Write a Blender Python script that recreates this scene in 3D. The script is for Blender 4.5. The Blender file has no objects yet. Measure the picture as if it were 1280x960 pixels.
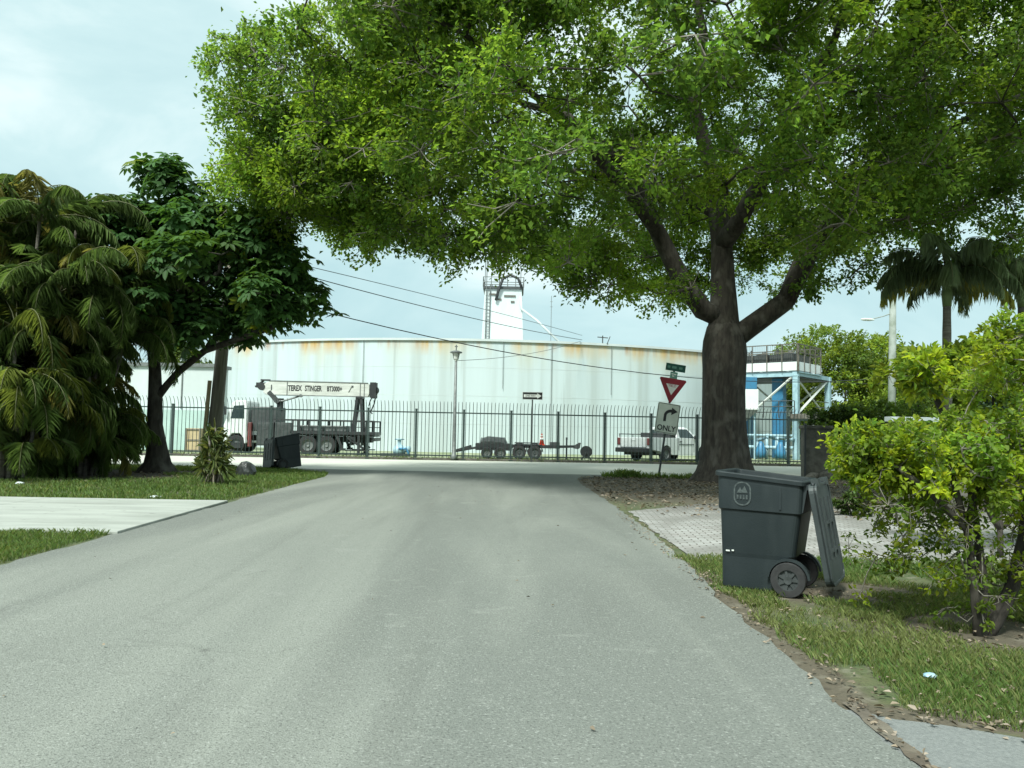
import bpy, math, random
import numpy as np
from mathutils import Vector, Matrix
R = math.radians
rng = np.random.default_rng(7)
random.seed(7)
S = bpy.context.scene
C = S.collection

# ------------------------------------------------------------------ camera, sky, sun, exposure
cd = bpy.data.cameras.new('camera'); cam = bpy.data.objects.new('camera', cd); C.objects.link(cam)
cd.sensor_width = 36.0; cd.lens = 36.0 * 1000 / 1280; cd.clip_start = 0.1; cd.clip_end = 3000
cam.matrix_world = Matrix.Translation((0, 0, 1.4)) @ Matrix.Rotation(R(90 + 3.434), 4, 'X') @ Matrix.Rotation(R(1.1), 4, 'Z')
S.camera = cam

SUN_EL, SUN_AZ = 52.0, 208.0          # the sun stands behind the camera, a little to the left
w = bpy.data.worlds.new('World'); S.world = w; w.use_nodes = True
wt = w.node_tree; wt.nodes.clear()
def wn(t, **k):
    n = wt.nodes.new(t)
    for a, b in k.items(): setattr(n, a, b)
    return n
sky = wn('ShaderNodeTexSky', sky_type='NISHITA', sun_disc=False, sun_elevation=R(SUN_EL), sun_rotation=R(SUN_AZ))
sky.air_density = 1.0; sky.dust_density = 1.5
tc = wn('ShaderNodeTexCoord'); mp = wn('ShaderNodeMapping'); mp.inputs['Scale'].default_value = (1.0, 1.0, 2.2)
wt.links.new(tc.outputs['Generated'], mp.inputs['Vector'])
cn = wn('ShaderNodeTexNoise'); cn.inputs['Scale'].default_value = 3.4; cn.inputs['Detail'].default_value = 7; cn.inputs['Roughness'].default_value = 0.55; cn.inputs['Distortion'].default_value = 0.4
wt.links.new(mp.outputs['Vector'], cn.inputs['Vector'])
# low cloud is thicker and greyer-blue, high cloud paler
sep = wn('ShaderNodeSeparateXYZ'); wt.links.new(tc.outputs['Generated'], sep.inputs['Vector'])
mr = wn('ShaderNodeMapRange'); mr.inputs['From Min'].default_value = 0.05; mr.inputs['From Max'].default_value = 0.5
mr.inputs['To Min'].default_value = -0.17; mr.inputs['To Max'].default_value = 0.11
wt.links.new(sep.outputs['Z'], mr.inputs['Value'])
ad = wn('ShaderNodeMath', operation='ADD'); wt.links.new(cn.outputs['Fac'], ad.inputs[0]); wt.links.new(mr.outputs['Result'], ad.inputs[1])
cr = wn('ShaderNodeValToRGB'); wt.links.new(ad.outputs['Value'], cr.inputs['Fac'])
e = cr.color_ramp.elements
e[0].position = 0.25; e[0].color = (3.7, 5.5, 5.75, 1)
e[1].position = 0.72; e[1].color = (7.0, 8.1, 8.0, 1)
x = e.new(0.50); x.color = (4.8, 6.5, 6.6, 1)
mx = wn('ShaderNodeMix', data_type='RGBA'); mx.inputs[0].default_value = 0.93
wt.links.new(sky.outputs['Color'], mx.inputs[6]); wt.links.new(cr.outputs['Color'], mx.inputs[7])
bg = wn('ShaderNodeBackground'); bg.inputs['Strength'].default_value = 0.078
wt.links.new(mx.outputs[2], bg.inputs['Color'])
wo = wn('ShaderNodeOutputWorld'); wt.links.new(bg.outputs['Background'], wo.inputs['Surface'])

sd = bpy.data.lights.new('sun', 'SUN'); sd.energy = 3.4; sd.angle = R(11); sd.color = (0.95, 1.0, 0.93)
so = bpy.data.objects.new('sun', sd); C.objects.link(so)
az = R(SUN_AZ); el = R(SUN_EL)
tosun = Vector((math.sin(az) * math.cos(el), math.cos(az) * math.cos(el), math.sin(el)))
so.rotation_euler = tosun.to_track_quat('Z', 'Y').to_euler(); so.location = (0, 0, 60)
S.view_settings.view_transform = 'Standard'; S.view_settings.look = 'None'
S.view_settings.gamma = 1.0; S.view_settings.use_curve_mapping = False
S.view_settings.exposure = 0.88
S.cycles.max_bounces = 6; S.cycles.transparent_max_bounces = 8

# ------------------------------------------------------------------ materials
MATS = {}
def mat(name, col, rough=0.7, col2=None, scale=3.0, metal=0.0, bump=0.0, bscale=None, detail=6, lo=0.35, hi=0.65, stretch=None, spec=None):
    """principled surface; two colours mixed by a noise, and a noise bump"""
    if name in MATS: return MATS[name]
    m = bpy.data.materials.new(name); m.use_nodes = True; t = m.node_tree; b = t.nodes['Principled BSDF']
    b.inputs['Roughness'].default_value = rough; b.inputs['Metallic'].default_value = metal
    if spec is not None: b.inputs['Specular IOR Level'].default_value = spec
    b.inputs['Base Color'].default_value = (*col, 1)
    co = t.nodes.new('ShaderNodeTexCoord'); vec = co.outputs['Object']
    if stretch:
        mpn = t.nodes.new('ShaderNodeMapping'); mpn.inputs['Scale'].default_value = stretch; t.links.new(vec, mpn.inputs['Vector']); vec = mpn.outputs['Vector']
    if col2 is None: col2 = tuple(c * 0.75 for c in col)
    n = t.nodes.new('ShaderNodeTexNoise'); n.inputs['Scale'].default_value = scale; n.inputs['Detail'].default_value = detail; n.inputs['Roughness'].default_value = 0.6
    t.links.new(vec, n.inputs['Vector'])
    r = t.nodes.new('ShaderNodeMapRange'); r.inputs['From Min'].default_value = lo; r.inputs['From Max'].default_value = hi
    t.links.new(n.outputs['Fac'], r.inputs['Value'])
    x = t.nodes.new('ShaderNodeMix'); x.data_type = 'RGBA'; x.inputs[6].default_value = (*col, 1); x.inputs[7].default_value = (*col2, 1)
    t.links.new(r.outputs['Result'], x.inputs[0]); t.links.new(x.outputs[2], b.inputs['Base Color'])
    if bump:
        n2 = t.nodes.new('ShaderNodeTexNoise'); n2.inputs['Scale'].default_value = bscale or scale * 4; n2.inputs['Detail'].default_value = 5
        t.links.new(vec, n2.inputs['Vector'])
        bp = t.nodes.new('ShaderNodeBump'); bp.inputs['Strength'].default_value = bump; bp.inputs['Distance'].default_value = 0.02
        t.links.new(n2.outputs['Fac'], bp.inputs['Height']); t.links.new(bp.outputs['Normal'], b.inputs['Normal'])
    MATS[name] = m
    return m
def nodes_of(m): return m.node_tree.nodes, m.node_tree.links
def base_mix(m, col, fac_build, name='x'):
    """lays another colour over the present base colour, where fac_build(nodes, links, coord) gives its mask"""
    N, L = nodes_of(m); b = N['Principled BSDF']
    src = b.inputs['Base Color'].links[0].from_socket
    co = N.new('ShaderNodeTexCoord')
    f = fac_build(N, L, co.outputs['Object'])
    x = N.new('ShaderNodeMix'); x.data_type = 'RGBA'; x.inputs[7].default_value = (*col, 1)
    L.new(f, x.inputs[0]); L.new(src, x.inputs[6]); L.new(x.outputs[2], b.inputs['Base Color'])
def noise_mask(scale, lo, hi, stretch=(1, 1, 1), detail=5, amt=1.0, dist=0.0):
    def f(N, L, vec):
        mpn = N.new('ShaderNodeMapping'); mpn.inputs['Scale'].default_value = stretch; L.new(vec, mpn.inputs['Vector'])
        n = N.new('ShaderNodeTexNoise'); n.inputs['Scale'].default_value = scale; n.inputs['Detail'].default_value = detail; n.inputs['Distortion'].default_value = dist
        L.new(mpn.outputs['Vector'], n.inputs['Vector'])
        r = N.new('ShaderNodeMapRange'); r.inputs['From Min'].default_value = lo; r.inputs['From Max'].default_value = hi; r.inputs['To Max'].default_value = amt
        L.new(n.outputs['Fac'], r.inputs['Value']); return r.outputs['Result']
    return f
def leaf_mat(name, col, trans=0.35, rough=0.5, tcol=None):
    m = bpy.data.materials.new(name); m.use_nodes = True; t = m.node_tree; b = t.nodes['Principled BSDF']
    b.inputs['Roughness'].default_value = rough; b.inputs['Specular IOR Level'].default_value = 0.22
    a = t.nodes.new('ShaderNodeAttribute'); a.attribute_name = 'tint'
    mul = t.nodes.new('ShaderNodeMix'); mul.data_type = 'RGBA'; mul.blend_type = 'MULTIPLY'; mul.inputs[0].default_value = 1
    mul.inputs[6].default_value = (*col, 1); t.links.new(a.outputs['Color'], mul.inputs[7]); t.links.new(mul.outputs[2], b.inputs['Base Color'])
    mul2 = t.nodes.new('ShaderNodeMix'); mul2.data_type = 'RGBA'; mul2.blend_type = 'MULTIPLY'; mul2.inputs[0].default_value = 1
    tcol = tcol or (col[0] * 1.9, col[1] * 1.7, col[2] * 0.8)
    mul2.inputs[6].default_value = (*tcol, 1); t.links.new(a.outputs['Color'], mul2.inputs[7])
    tr = t.nodes.new('ShaderNodeBsdfTranslucent'); t.links.new(mul2.outputs[2], tr.inputs['Color'])
    ms = t.nodes.new('ShaderNodeMixShader'); ms.inputs[0].default_value = trans
    out = [n for n in t.nodes if n.type == 'OUTPUT_MATERIAL'][0]
    t.links.new(b.outputs[0], ms.inputs[1]); t.links.new(tr.outputs[0], ms.inputs[2]); t.links.new(ms.outputs[0], out.inputs['Surface'])
    return m

M = {}
M['asphalt'] = mat('worn_asphalt', (0.195, 0.206, 0.185), 0.93, (0.155, 0.164, 0.148), 60, bump=0.6, bscale=120, lo=0.3, hi=0.7, spec=0.2)
base_mix(M['asphalt'], (0.285, 0.295, 0.26), noise_mask(0.45, 0.44, 0.68, (1.3, 0.16, 1), 7, 0.75, 0.8))
base_mix(M['asphalt'], (0.105, 0.108, 0.098), noise_mask(0.8, 0.54, 0.74, (2.0, 0.14, 1), 7, 0.4, 0.4))
base_mix(M['asphalt'], (0.29, 0.30, 0.27), noise_mask(5, 0.60, 0.76, (0.6, 1.0, 1), 8, 0.5, 0.9))
base_mix(M['asphalt'], (0.07, 0.072, 0.066), noise_mask(70, 0.52, 0.68, (1, 1, 1), 4, 0.62))
base_mix(M['asphalt'], (0.37, 0.38, 0.35), noise_mask(58, 0.57, 0.70, (1, 1, 1), 4, 0.55))
base_mix(M['asphalt'], (0.10, 0.10, 0.09), noise_mask(2.4, 0.70, 0.74, (1, .7, 1), 7, 0.6, 0.6))
def crack_mask(N, L, vec):
    n = N.new('ShaderNodeTexNoise'); n.inputs['Scale'].default_value = 1.2; n.inputs['Detail'].default_value = 6; L.new(vec, n.inputs['Vector'])
    a = N.new('ShaderNodeVectorMath'); a.operation = 'MULTIPLY_ADD'; a.inputs[1].default_value = (1.2, 1.2, 0); L.new(n.outputs['Color'], a.inputs[0]); L.new(vec, a.inputs[2])
    v = N.new('ShaderNodeTexVoronoi'); v.feature = 'DISTANCE_TO_EDGE'; v.inputs['Scale'].default_value = 0.28; L.new(a.outputs[0], v.inputs['Vector'])
    r = N.new('ShaderNodeMapRange'); r.inputs['From Min'].default_value = 0.0015; r.inputs['From Max'].default_value = 0.004; r.inputs['To Min'].default_value = 0.12; r.inputs['To Max'].default_value = 0
    L.new(v.outputs['Distance'], r.inputs['Value'])
    g = noise_mask(0.5, 0.46, 0.56, (1, 1, 1), 3)(N, L, vec); m = N.new('ShaderNodeMath'); m.operation = 'MULTIPLY'; L.new(r.outputs['Result'], m.inputs[0]); L.new(g, m.inputs[1]); return m.outputs[0]
base_mix(M['asphalt'], (0.06, 0.06, 0.055), crack_mask)
M['apron'] = mat('driveway_asphalt', (0.17, 0.18, 0.175), 0.92, (0.24, 0.25, 0.24), 60, bump=0.6, bscale=180, spec=0.25)
M['street'] = mat('pale_street', (0.52, 0.52, 0.46), 0.9, (0.43, 0.43, 0.37), 2.0, bump=0.15, bscale=60, stretch=(0.3, 1.4, 1), spec=0.25)
M['concrete'] = mat('driveway_concrete', (0.38, 0.395, 0.36), 0.85, (0.30, 0.315, 0.285), 2.2, bump=0.2, bscale=80, stretch=(0.4, 1.6, 1), spec=0.3)
base_mix(M['concrete'], (0.20, 0.21, 0.185), noise_mask(1.1, 0.54, 0.72, (0.25, 1, 1), 7, 0.6, 0.6))
base_mix(M['concrete'], (0.14, 0.14, 0.12), noise_mask(7, 0.64, 0.72, (1, 1, 1), 6, 0.5))
M['soil'] = mat('bare_soil', (0.13, 0.105, 0.075), 0.95, (0.075, 0.06, 0.045), 5, bump=0.9, bscale=30)
base_mix(M['soil'], (0.20, 0.185, 0.15), noise_mask(1.2, 0.5, 0.7, (1, 1, 1), 7, 0.8))
M['turf'] = mat('turf_ground', (0.055, 0.085, 0.028), 0.95, (0.12, 0.11, 0.055), 2.2, bump=0.8, bscale=40, detail=8, lo=0.4, hi=0.7)
def near_mask(c, r, rot=0.0, edge=0.5, amp=0.9, ns=2.2):
    # soft uneven oval on the ground round c with half-axes r
    def f(N, L, vec):
        mpn = N.new('ShaderNodeMapping'); mpn.vector_type = 'TEXTURE'; mpn.inputs['Location'].default_value = (c[0], c[1], 0); mpn.inputs['Rotation'].default_value = (0, 0, R(rot)); mpn.inputs['Scale'].default_value = (r[0], r[1], 1); L.new(vec, mpn.inputs['Vector'])
        ln = N.new('ShaderNodeVectorMath'); ln.operation = 'LENGTH'; L.new(mpn.outputs['Vector'], ln.inputs[0])
        n = N.new('ShaderNodeTexNoise'); n.inputs['Scale'].default_value = ns; n.inputs['Detail'].default_value = 8; n.inputs['Roughness'].default_value = .65; L.new(vec, n.inputs['Vector'])
        m1 = N.new('ShaderNodeMath'); m1.operation = 'MULTIPLY_ADD'; m1.inputs[1].default_value = amp; m1.inputs[2].default_value = -amp * .5; L.new(n.outputs['Fac'], m1.inputs[0])
        m2 = N.new('ShaderNodeMath'); m2.operation = 'ADD'; L.new(ln.outputs['Value'], m2.inputs[0]); L.new(m1.outputs[0], m2.inputs[1])
        r_ = N.new('ShaderNodeMapRange'); r_.interpolation_type = 'SMOOTHSTEP'; r_.inputs['From Min'].default_value = 1 - edge * .5; r_.inputs['From Max'].default_value = 1 + edge * .5; r_.inputs['To Min'].default_value = 1; r_.inputs['To Max'].default_value = 0
        L.new(m2.outputs[0], r_.inputs['Value']); return r_.outputs['Result']
    return f
SOILC = (0.095, 0.08, 0.055)
for c_, r_, ro_ in (((1.80, 6.5), (.24, 3.2), 0), ((3.0, 7.5), (1.15, .8), -10), ((3.6, 5.95), (1.0, .7), 0), ((2.9, 3.97), (1.5, .17), -13), ((8.5, 21.0), (9.0, 6.0), 0), ((3.2, 24.0), (2.6, 2.2), 0), ((-13.0, 21.9), (4.6, 2.6), 8), ((-10.4, 24), (1.6, 1.2), 0), ((-7.1, 19.3), (.7, .6), 0)):
    base_mix(M['turf'], SOILC, near_mask(c_, r_, ro_))
base_mix(M['turf'], (0.22, 0.20, 0.155), lambda N, L, v: noise_mask(6, 0.55, 0.72, (1, 1, 1), 8, 0.6)(N, L, v))
base_mix(M['turf'], (0.05, 0.04, 0.028), noise_mask(22, 0.56, 0.68, (1, 1, 1), 6, 0.7))
M['yard'] = mat('yard_ground', (0.30, 0.32, 0.22), 0.95, (0.12, 0.16, 0.06), 0.6, bump=0.4, bscale=20)
M['bark'] = mat('grey_brown_bark', (0.064, 0.055, 0.044), 0.95, (0.024, 0.020, 0.016), 6, bump=1.0, bscale=14, stretch=(1.6, 1.6, 0.35))
base_mix(M['bark'], (0.115, 0.107, 0.09), noise_mask(3.5, 0.52, 0.68, (1, 1, 0.6), 6, 0.7))
M['twig'] = mat('pale_twig_bark', (0.24, 0.22, 0.185), 0.9, (0.12, 0.105, 0.085), 4)
M['palmbark'] = mat('palm_trunk_bark', (0.20, 0.18, 0.15), 0.9, (0.10, 0.085, 0.07), 8, bump=0.8, bscale=10, stretch=(0.3, 0.3, 2.5))
M['wood'] = mat('weathered_pole_wood', (0.22, 0.20, 0.155), 0.9, (0.12, 0.105, 0.08), 9, bump=0.6, bscale=25, stretch=(2, 2, 0.12))
M['cpole'] = mat('pale_concrete_pole', (0.30, 0.33, 0.30), 0.85, (0.18, 0.21, 0.17), 2.0, bump=0.2)
M['steelgrey'] = mat('galvanised_grey', (0.20, 0.215, 0.21), 0.55, (0.13, 0.14, 0.135), 5, metal=0.4)
M['fence'] = mat('dark_green_fence_paint', (0.022, 0.038, 0.036), 0.45, (0.035, 0.055, 0.05), 6)
M['black'] = mat('black_steel', (0.018, 0.02, 0.022), 0.5, (0.035, 0.037, 0.038), 5)
M['darkgrey'] = mat('dark_grey_steel', (0.06, 0.068, 0.068), 0.55, (0.035, 0.04, 0.04), 4)
M['rubber'] = mat('tyre_rubber', (0.018, 0.018, 0.019), 0.85, (0.03, 0.03, 0.03), 20)
M['white'] = mat('white_vehicle_paint', (0.72, 0.75, 0.75), 0.3, (0.63, 0.66, 0.65), 1.5)
M['boomwhite'] = mat('weathered_boom_paint', (0.64, 0.655, 0.61), 0.5, (0.46, 0.47, 0.43), 2.5, stretch=(0.5, 1, 2.0))
M['glass'] = mat('dark_vehicle_glass', (0.02, 0.035, 0.035), 0.08, (0.03, 0.045, 0.045), 2)
M['red'] = mat('dull_red_paint', (0.20, 0.05, 0.045), 0.5, (0.13, 0.035, 0.035), 4)
M['signred'] = mat('sign_red', (0.24, 0.018, 0.028), 0.5, (0.19, 0.014, 0.022), 6)
M['signwhite'] = mat('sign_white', (0.68, 0.70, 0.66), 0.5, (0.60, 0.62, 0.58), 5)
M['signblack'] = mat('sign_black', (0.012, 0.014, 0.014), 0.5, (0.02, 0.02, 0.02), 5)
M['signgreen'] = mat('sign_green', (0.01, 0.085, 0.065), 0.5, (0.014, 0.065, 0.05), 5)
M['signpale'] = mat('sign_pale_green', (0.12, 0.26, 0.21), 0.5, (0.08, 0.2, 0.16), 5)
M['signgrey'] = mat('sign_faded_grey', (0.56, 0.61, 0.54), 0.55, (0.49, 0.54, 0.47), 4)
M['blue'] = mat('blue_steel_paint', (0.035, 0.20, 0.36), 0.45, (0.05, 0.15, 0.26), 3)
M['paleblue'] = mat('pale_blue_paint', (0.36, 0.52, 0.58), 0.5, (0.26, 0.40, 0.46), 3)
M['cone'] = mat('orange_cone', (0.62, 0.075, 0.03), 0.5, (0.5, 0.06, 0.025), 5)
M['bin'] = mat('dark_teal_plastic', (0.008, 0.014, 0.016), 0.5, (0.013, 0.020, 0.022), 3, bump=0.08, bscale=90)
base_mix(M['bin'], (0.034, 0.043, 0.044), noise_mask(2.5, 0.55, 0.78, (1.5, 1.5, 0.3), 7, 0.6))
M['lid'] = mat('scuffed_lid_plastic', (0.040, 0.05, 0.05), 0.5, (0.024, 0.031, 0.032), 4, bump=0.08, bscale=60)
M['emblem'] = mat('moulded_emblem_print', (0.065, 0.08, 0.078), 0.6, (0.03, 0.04, 0.04), 40, lo=0.4, hi=0.6)
M['bag'] = mat('black_plastic_bag', (0.02, 0.022, 0.022), 0.3, (0.05, 0.055, 0.05), 6, bump=0.6, bscale=18)
M['stone'] = mat('stained_stone', (0.15, 0.14, 0.12), 0.95, (0.075, 0.07, 0.058), 4, bump=0.9, bscale=12)
M['wall'] = mat('white_painted_wall', (0.55, 0.60, 0.60), 0.85, (0.47, 0.515, 0.51), 0.6, stretch=(1, 1, 0.4))
M['greenwall'] = mat('pale_green_wall', (0.42, 0.56, 0.52), 0.85, (0.36, 0.48, 0.45), 1.0)
M['tan'] = mat('tan_board', (0.50, 0.40, 0.24), 0.8, (0.40, 0.31, 0.18), 2)
M['debris'] = mat('scrap_paper', (0.6, 0.64, 0.64), 0.7, (0.5, 0.55, 0.56), 8)
M['bluescrap'] = mat('pale_blue_plastic', (0.20, 0.36, 0.46), 0.4, (0.42, 0.52, 0.58), 20)

# tank paint: white with long pale streaks, grey seams and orange rust that runs from the rim
TANK_H = 7.4
tm = mat('rust_streaked_white_paint', (0.53, 0.61, 0.625), 0.6, (0.46, 0.535, 0.545), 0.35, stretch=(1, 1, 0.08), lo=0.3, hi=0.7)
def zramp(z0, z1):
    def f(N, L, vec):
        s = N.new('ShaderNodeSeparateXYZ'); L.new(vec, s.inputs['Vector'])
        r = N.new('ShaderNodeMapRange'); r.inputs['From Min'].default_value = z0; r.inputs['From Max'].default_value = z1
        L.new(s.outputs['Z'], r.inputs['Value']); return r.outputs['Result']
    return f
def rust(depth, scale, lo, hi, amt, gate=None):
    def f(N, L, vec):
        z = zramp(TANK_H - depth, TANK_H - 0.02)(N, L, vec)
        n = noise_mask(scale, lo, hi, (1, 1, 0.06), 6, 1.0)(N, L, vec)
        p = N.new('ShaderNodeMath'); p.operation = 'POWER'; L.new(z, p.inputs[0]); p.inputs[1].default_value = 0.9
        m_ = N.new('ShaderNodeMath'); m_.operation = 'MULTIPLY'; m_.use_clamp = True; L.new(n, m_.inputs[0]); L.new(p.outputs[0], m_.inputs[1])
        if gate:
            q = noise_mask(gate, 0.44, 0.56, (1, 1, 0.05), 2, 1.0)(N, L, vec)
            m3 = N.new('ShaderNodeMath'); m3.operation = 'MULTIPLY'; L.new(m_.outputs[0], m3.inputs[0]); L.new(q, m3.inputs[1]); m_ = m3
        m2 = N.new('ShaderNodeMath'); m2.operation = 'MULTIPLY'; L.new(m_.outputs[0], m2.inputs[0]); m2.inputs[1].default_value = amt
        return m2.outputs[0]
    return f
base_mix(tm, (0.33, 0.37, 0.355), noise_mask(0.9, 0.48, 0.68, (1, 1, 0.05), 5, 0.6))
base_mix(tm, (0.52, 0.45, 0.23), rust(2.2, 1.3, 0.38, 0.62, 0.5, 0.22))
base_mix(tm, (0.52, 0.32, 0.08), rust(1.15, 1.6, 0.34, 0.62, 1.1, 0.22))
base_mix(tm, (0.36, 0.17, 0.05), rust(.8, 2.6, 0.46, 0.66, 1.0, 0.3))
base_mix(tm, (0.30, 0.335, 0.32), noise_mask(2.6, 0.60, 0.72, (1, 1, 0.03), 4, 0.5))
M['tank'] = tm

# ------------------------------------------------------------------ mesh helpers
class MB:
    """collects boxes, bars, tubes, prisms and lettering; build() links them as ONE mesh object"""
    def __init__(s): s.v = []; s.f = []; s.x = Matrix.Identity(4)
    def add(s, vs, fs):
        o = len(s.v); s.v += [tuple(s.x @ Vector(p)) for p in vs]; s.f += [tuple(i + o for i in f) for f in fs]; return s
    def box(s, c, d, rz=0, mat=None):
        x, y, z = (k / 2 for k in d)
        m = Matrix.Translation(c) @ (mat if mat else Matrix.Rotation(rz, 4, 'Z'))
        p = [m @ Vector((i * x, j * y, k * z)) for k in (-1, 1) for j in (-1, 1) for i in (-1, 1)]
        return s.add(p, [(0, 2, 3, 1), (4, 5, 7, 6), (0, 1, 5, 4), (2, 6, 7, 3), (0, 4, 6, 2), (1, 3, 7, 5)])
    def tube(s, pts, rads, n=8, caps=True, ecc=None):
        pts = [Vector(p) for p in pts]
        if not hasattr(rads, '__len__'): rads = [rads] * len(pts)
        t0 = (pts[1] - pts[0]).normalized()
        u = t0.cross(Vector((0, 0, 1)))
        if u.length < 0.05: u = t0.cross(Vector((1, 0, 0)))
        u.normalize(); vs = []; fs = []
        for i, p in enumerate(pts):
            a = pts[max(i - 1, 0)]; b = pts[min(i + 1, len(pts) - 1)]; t = (b - a).normalized()
            u = (u - t * u.dot(t)).normalized(); v = t.cross(u)
            for k in range(n):
                an = 2 * math.pi * k / n; q = ecc(i, an) if ecc else 1.0
                vs.append(p + (u * math.cos(an) + v * math.sin(an)) * rads[i] * q)
        for i in range(len(pts) - 1):
            for k in range(n): fs.append((i * n + k, i * n + (k + 1) % n, (i + 1) * n + (k + 1) % n, (i + 1) * n + k))
        if caps: fs.append(tuple(range(n - 1, -1, -1))); fs.append(tuple((len(pts) - 1) * n + k for k in range(n)))
        return s.add(vs, fs)
    def bar(s, a, b, r, n=6): return s.tube([a, b], r, n)
    def beam(s, a, b, wd, h):
        """square bar from a to b"""
        a = Vector(a); b = Vector(b); d = b - a; q = d.to_track_quat('X', 'Z').to_matrix().to_4x4()
        return s.box((a + b) / 2, (d.length, wd, h), mat=q)
    def prism(s, poly, d0, d1, plane='XZ'):
        """outline in a plane, pulled from d0 to d1 along the third axis"""
        f = {'XZ': lambda a, b, d: (a, d, b), 'YZ': lambda a, b, d: (d, a, b), 'XY': lambda a, b, d: (a, b, d)}[plane]
        n = len(poly); vs = [f(a, b, d0) for a, b in poly] + [f(a, b, d1) for a, b in poly]
        fs = [tuple(range(n)), tuple(range(2 * n - 1, n - 1, -1))] + [(i, n + i, n + (i + 1) % n, (i + 1) % n) for i in range(n)]
        return s.add(vs, fs)
    def lathe(s, prof, n=24, axis='Z', c=(0, 0, 0), caps=True):
        vs = []; fs = []; c = Vector(c)
        for r, h in prof:
            for k in range(n):
                a = 2 * math.pi * k / n; p = (r * math.cos(a), r * math.sin(a), h)
                if axis == 'Y': p = (p[0], p[2], p[1])
                if axis == 'X': p = (p[2], p[0], p[1])
                vs.append(c + Vector(p))
        for i in range(len(prof) - 1):
            for k in range(n): fs.append((i * n + k, i * n + (k + 1) % n, (i + 1) * n + (k + 1) % n, (i + 1) * n + k))
        if caps and prof[0][0] > 1e-4: fs.append(tuple(range(n)))
        if caps and prof[-1][0] > 1e-4: fs.append(tuple((len(prof) - 1) * n + k for k in range(n)))
        return s.add(vs, fs)
    def loft(s, rings, close=True):
        n = len(rings[0]); vs = [p for r in rings for p in r]; fs = []
        for i in range(len(rings) - 1):
            for k in range(n): fs.append((i * n + k, i * n + (k + 1) % n, (i + 1) * n + (k + 1) % n, (i + 1) * n + k))
        if close: fs.append(tuple(range(n - 1, -1, -1))); fs.append(tuple((len(rings) - 1) * n + k for k in range(n)))
        return s.add(vs, fs)
    def text(s, body, size, m, ext=0.001, bold=0.0, sx=1.0):
        cu = bpy.data.curves.new('lettering', 'FONT'); cu.body = body; cu.size = size; cu.align_x = 'CENTER'; cu.align_y = 'CENTER'
        cu.extrude = ext; cu.offset = bold; cu.resolution_u = 3
        o = bpy.data.objects.new('lettering', cu); C.objects.link(o); bpy.context.view_layer.update()
        me = o.evaluated_get(bpy.context.evaluated_depsgraph_get()).to_mesh()
        s.add([m @ Vector((p.co.x * sx, p.co.y, p.co.z)) for p in me.vertices], [tuple(p.vertices) for p in me.polygons])
        bpy.data.objects.remove(o); bpy.data.curves.remove(cu); return s
    def build(s, name, m, parent=None, smooth=False, bevel=0, loc=None):
        me = bpy.data.meshes.new(name); me.from_pydata(s.v, [], s.f); me.materials.append(m); me.validate()
        import bmesh
        bm = bmesh.new(); bm.from_mesh(me); bmesh.ops.recalc_face_normals(bm, faces=bm.faces); bm.to_mesh(me); bm.free()
        if smooth: me.polygons.foreach_set('use_smooth', [True] * len(me.polygons))
        o = bpy.data.objects.new(name, me); C.objects.link(o); o.parent = parent
        if loc: o.location = loc
        if bevel:
            b = o.modifiers.new('bevel', 'BEVEL'); b.width = bevel; b.segments = 2; b.limit_method = 'ANGLE'
            if smooth: pass
        return o
def tag(o, label, cat, group=None):
    o['label'] = label; o['category'] = cat
    if group: o['group'] = group
    return o
def thing(name, label, cat, loc=(0, 0, 0), rz=0, group=None, rot=None):
    o = bpy.data.objects.new(name, None); C.objects.link(o); o.location = loc; o.rotation_euler = rot or (0, 0, rz); o.empty_display_size = 0.3
    return tag(o, label, cat, group)
def kind(o, k): o['kind'] = k; return o
def sheet(name, pts, z, m):
    b = MB(); b.add([(x, y, z) for x, y in pts], [tuple(range(len(pts)))])
    o = b.build(name, m); kind(o, 'structure'); return o
def raw_mesh(name, verts, faces, m, parent=None, tint=None, smooth=False):
    """fast mesh from numpy arrays; faces all of one size"""
    me = bpy.data.meshes.new(name); nv = len(verts); k = faces.shape[1]; nf = len(faces)
    me.vertices.add(nv); me.vertices.foreach_set('co', np.ascontiguousarray(verts, dtype=np.float32).ravel())
    me.loops.add(nf * k); me.loops.foreach_set('vertex_index', np.ascontiguousarray(faces, dtype=np.int32).ravel())
    me.polygons.add(nf); me.polygons.foreach_set('loop_start', np.arange(0, nf * k, k, dtype=np.int32))
    me.update(calc_edges=True); me.materials.append(m)
    if tint is not None:
        a = me.attributes.new('tint', 'FLOAT_COLOR', 'POINT'); c = np.ones((nv, 4), np.float32); c[:, :3] = tint; a.data.foreach_set('color', c.ravel())
    if smooth: me.polygons.foreach_set('use_smooth', [True] * nf)
    o = bpy.data.objects.new(name, me); C.objects.link(o); o.parent = parent
    return o
def unit(a): return a / np.maximum(np.linalg.norm(a, axis=1, keepdims=True), 1e-9)
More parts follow.
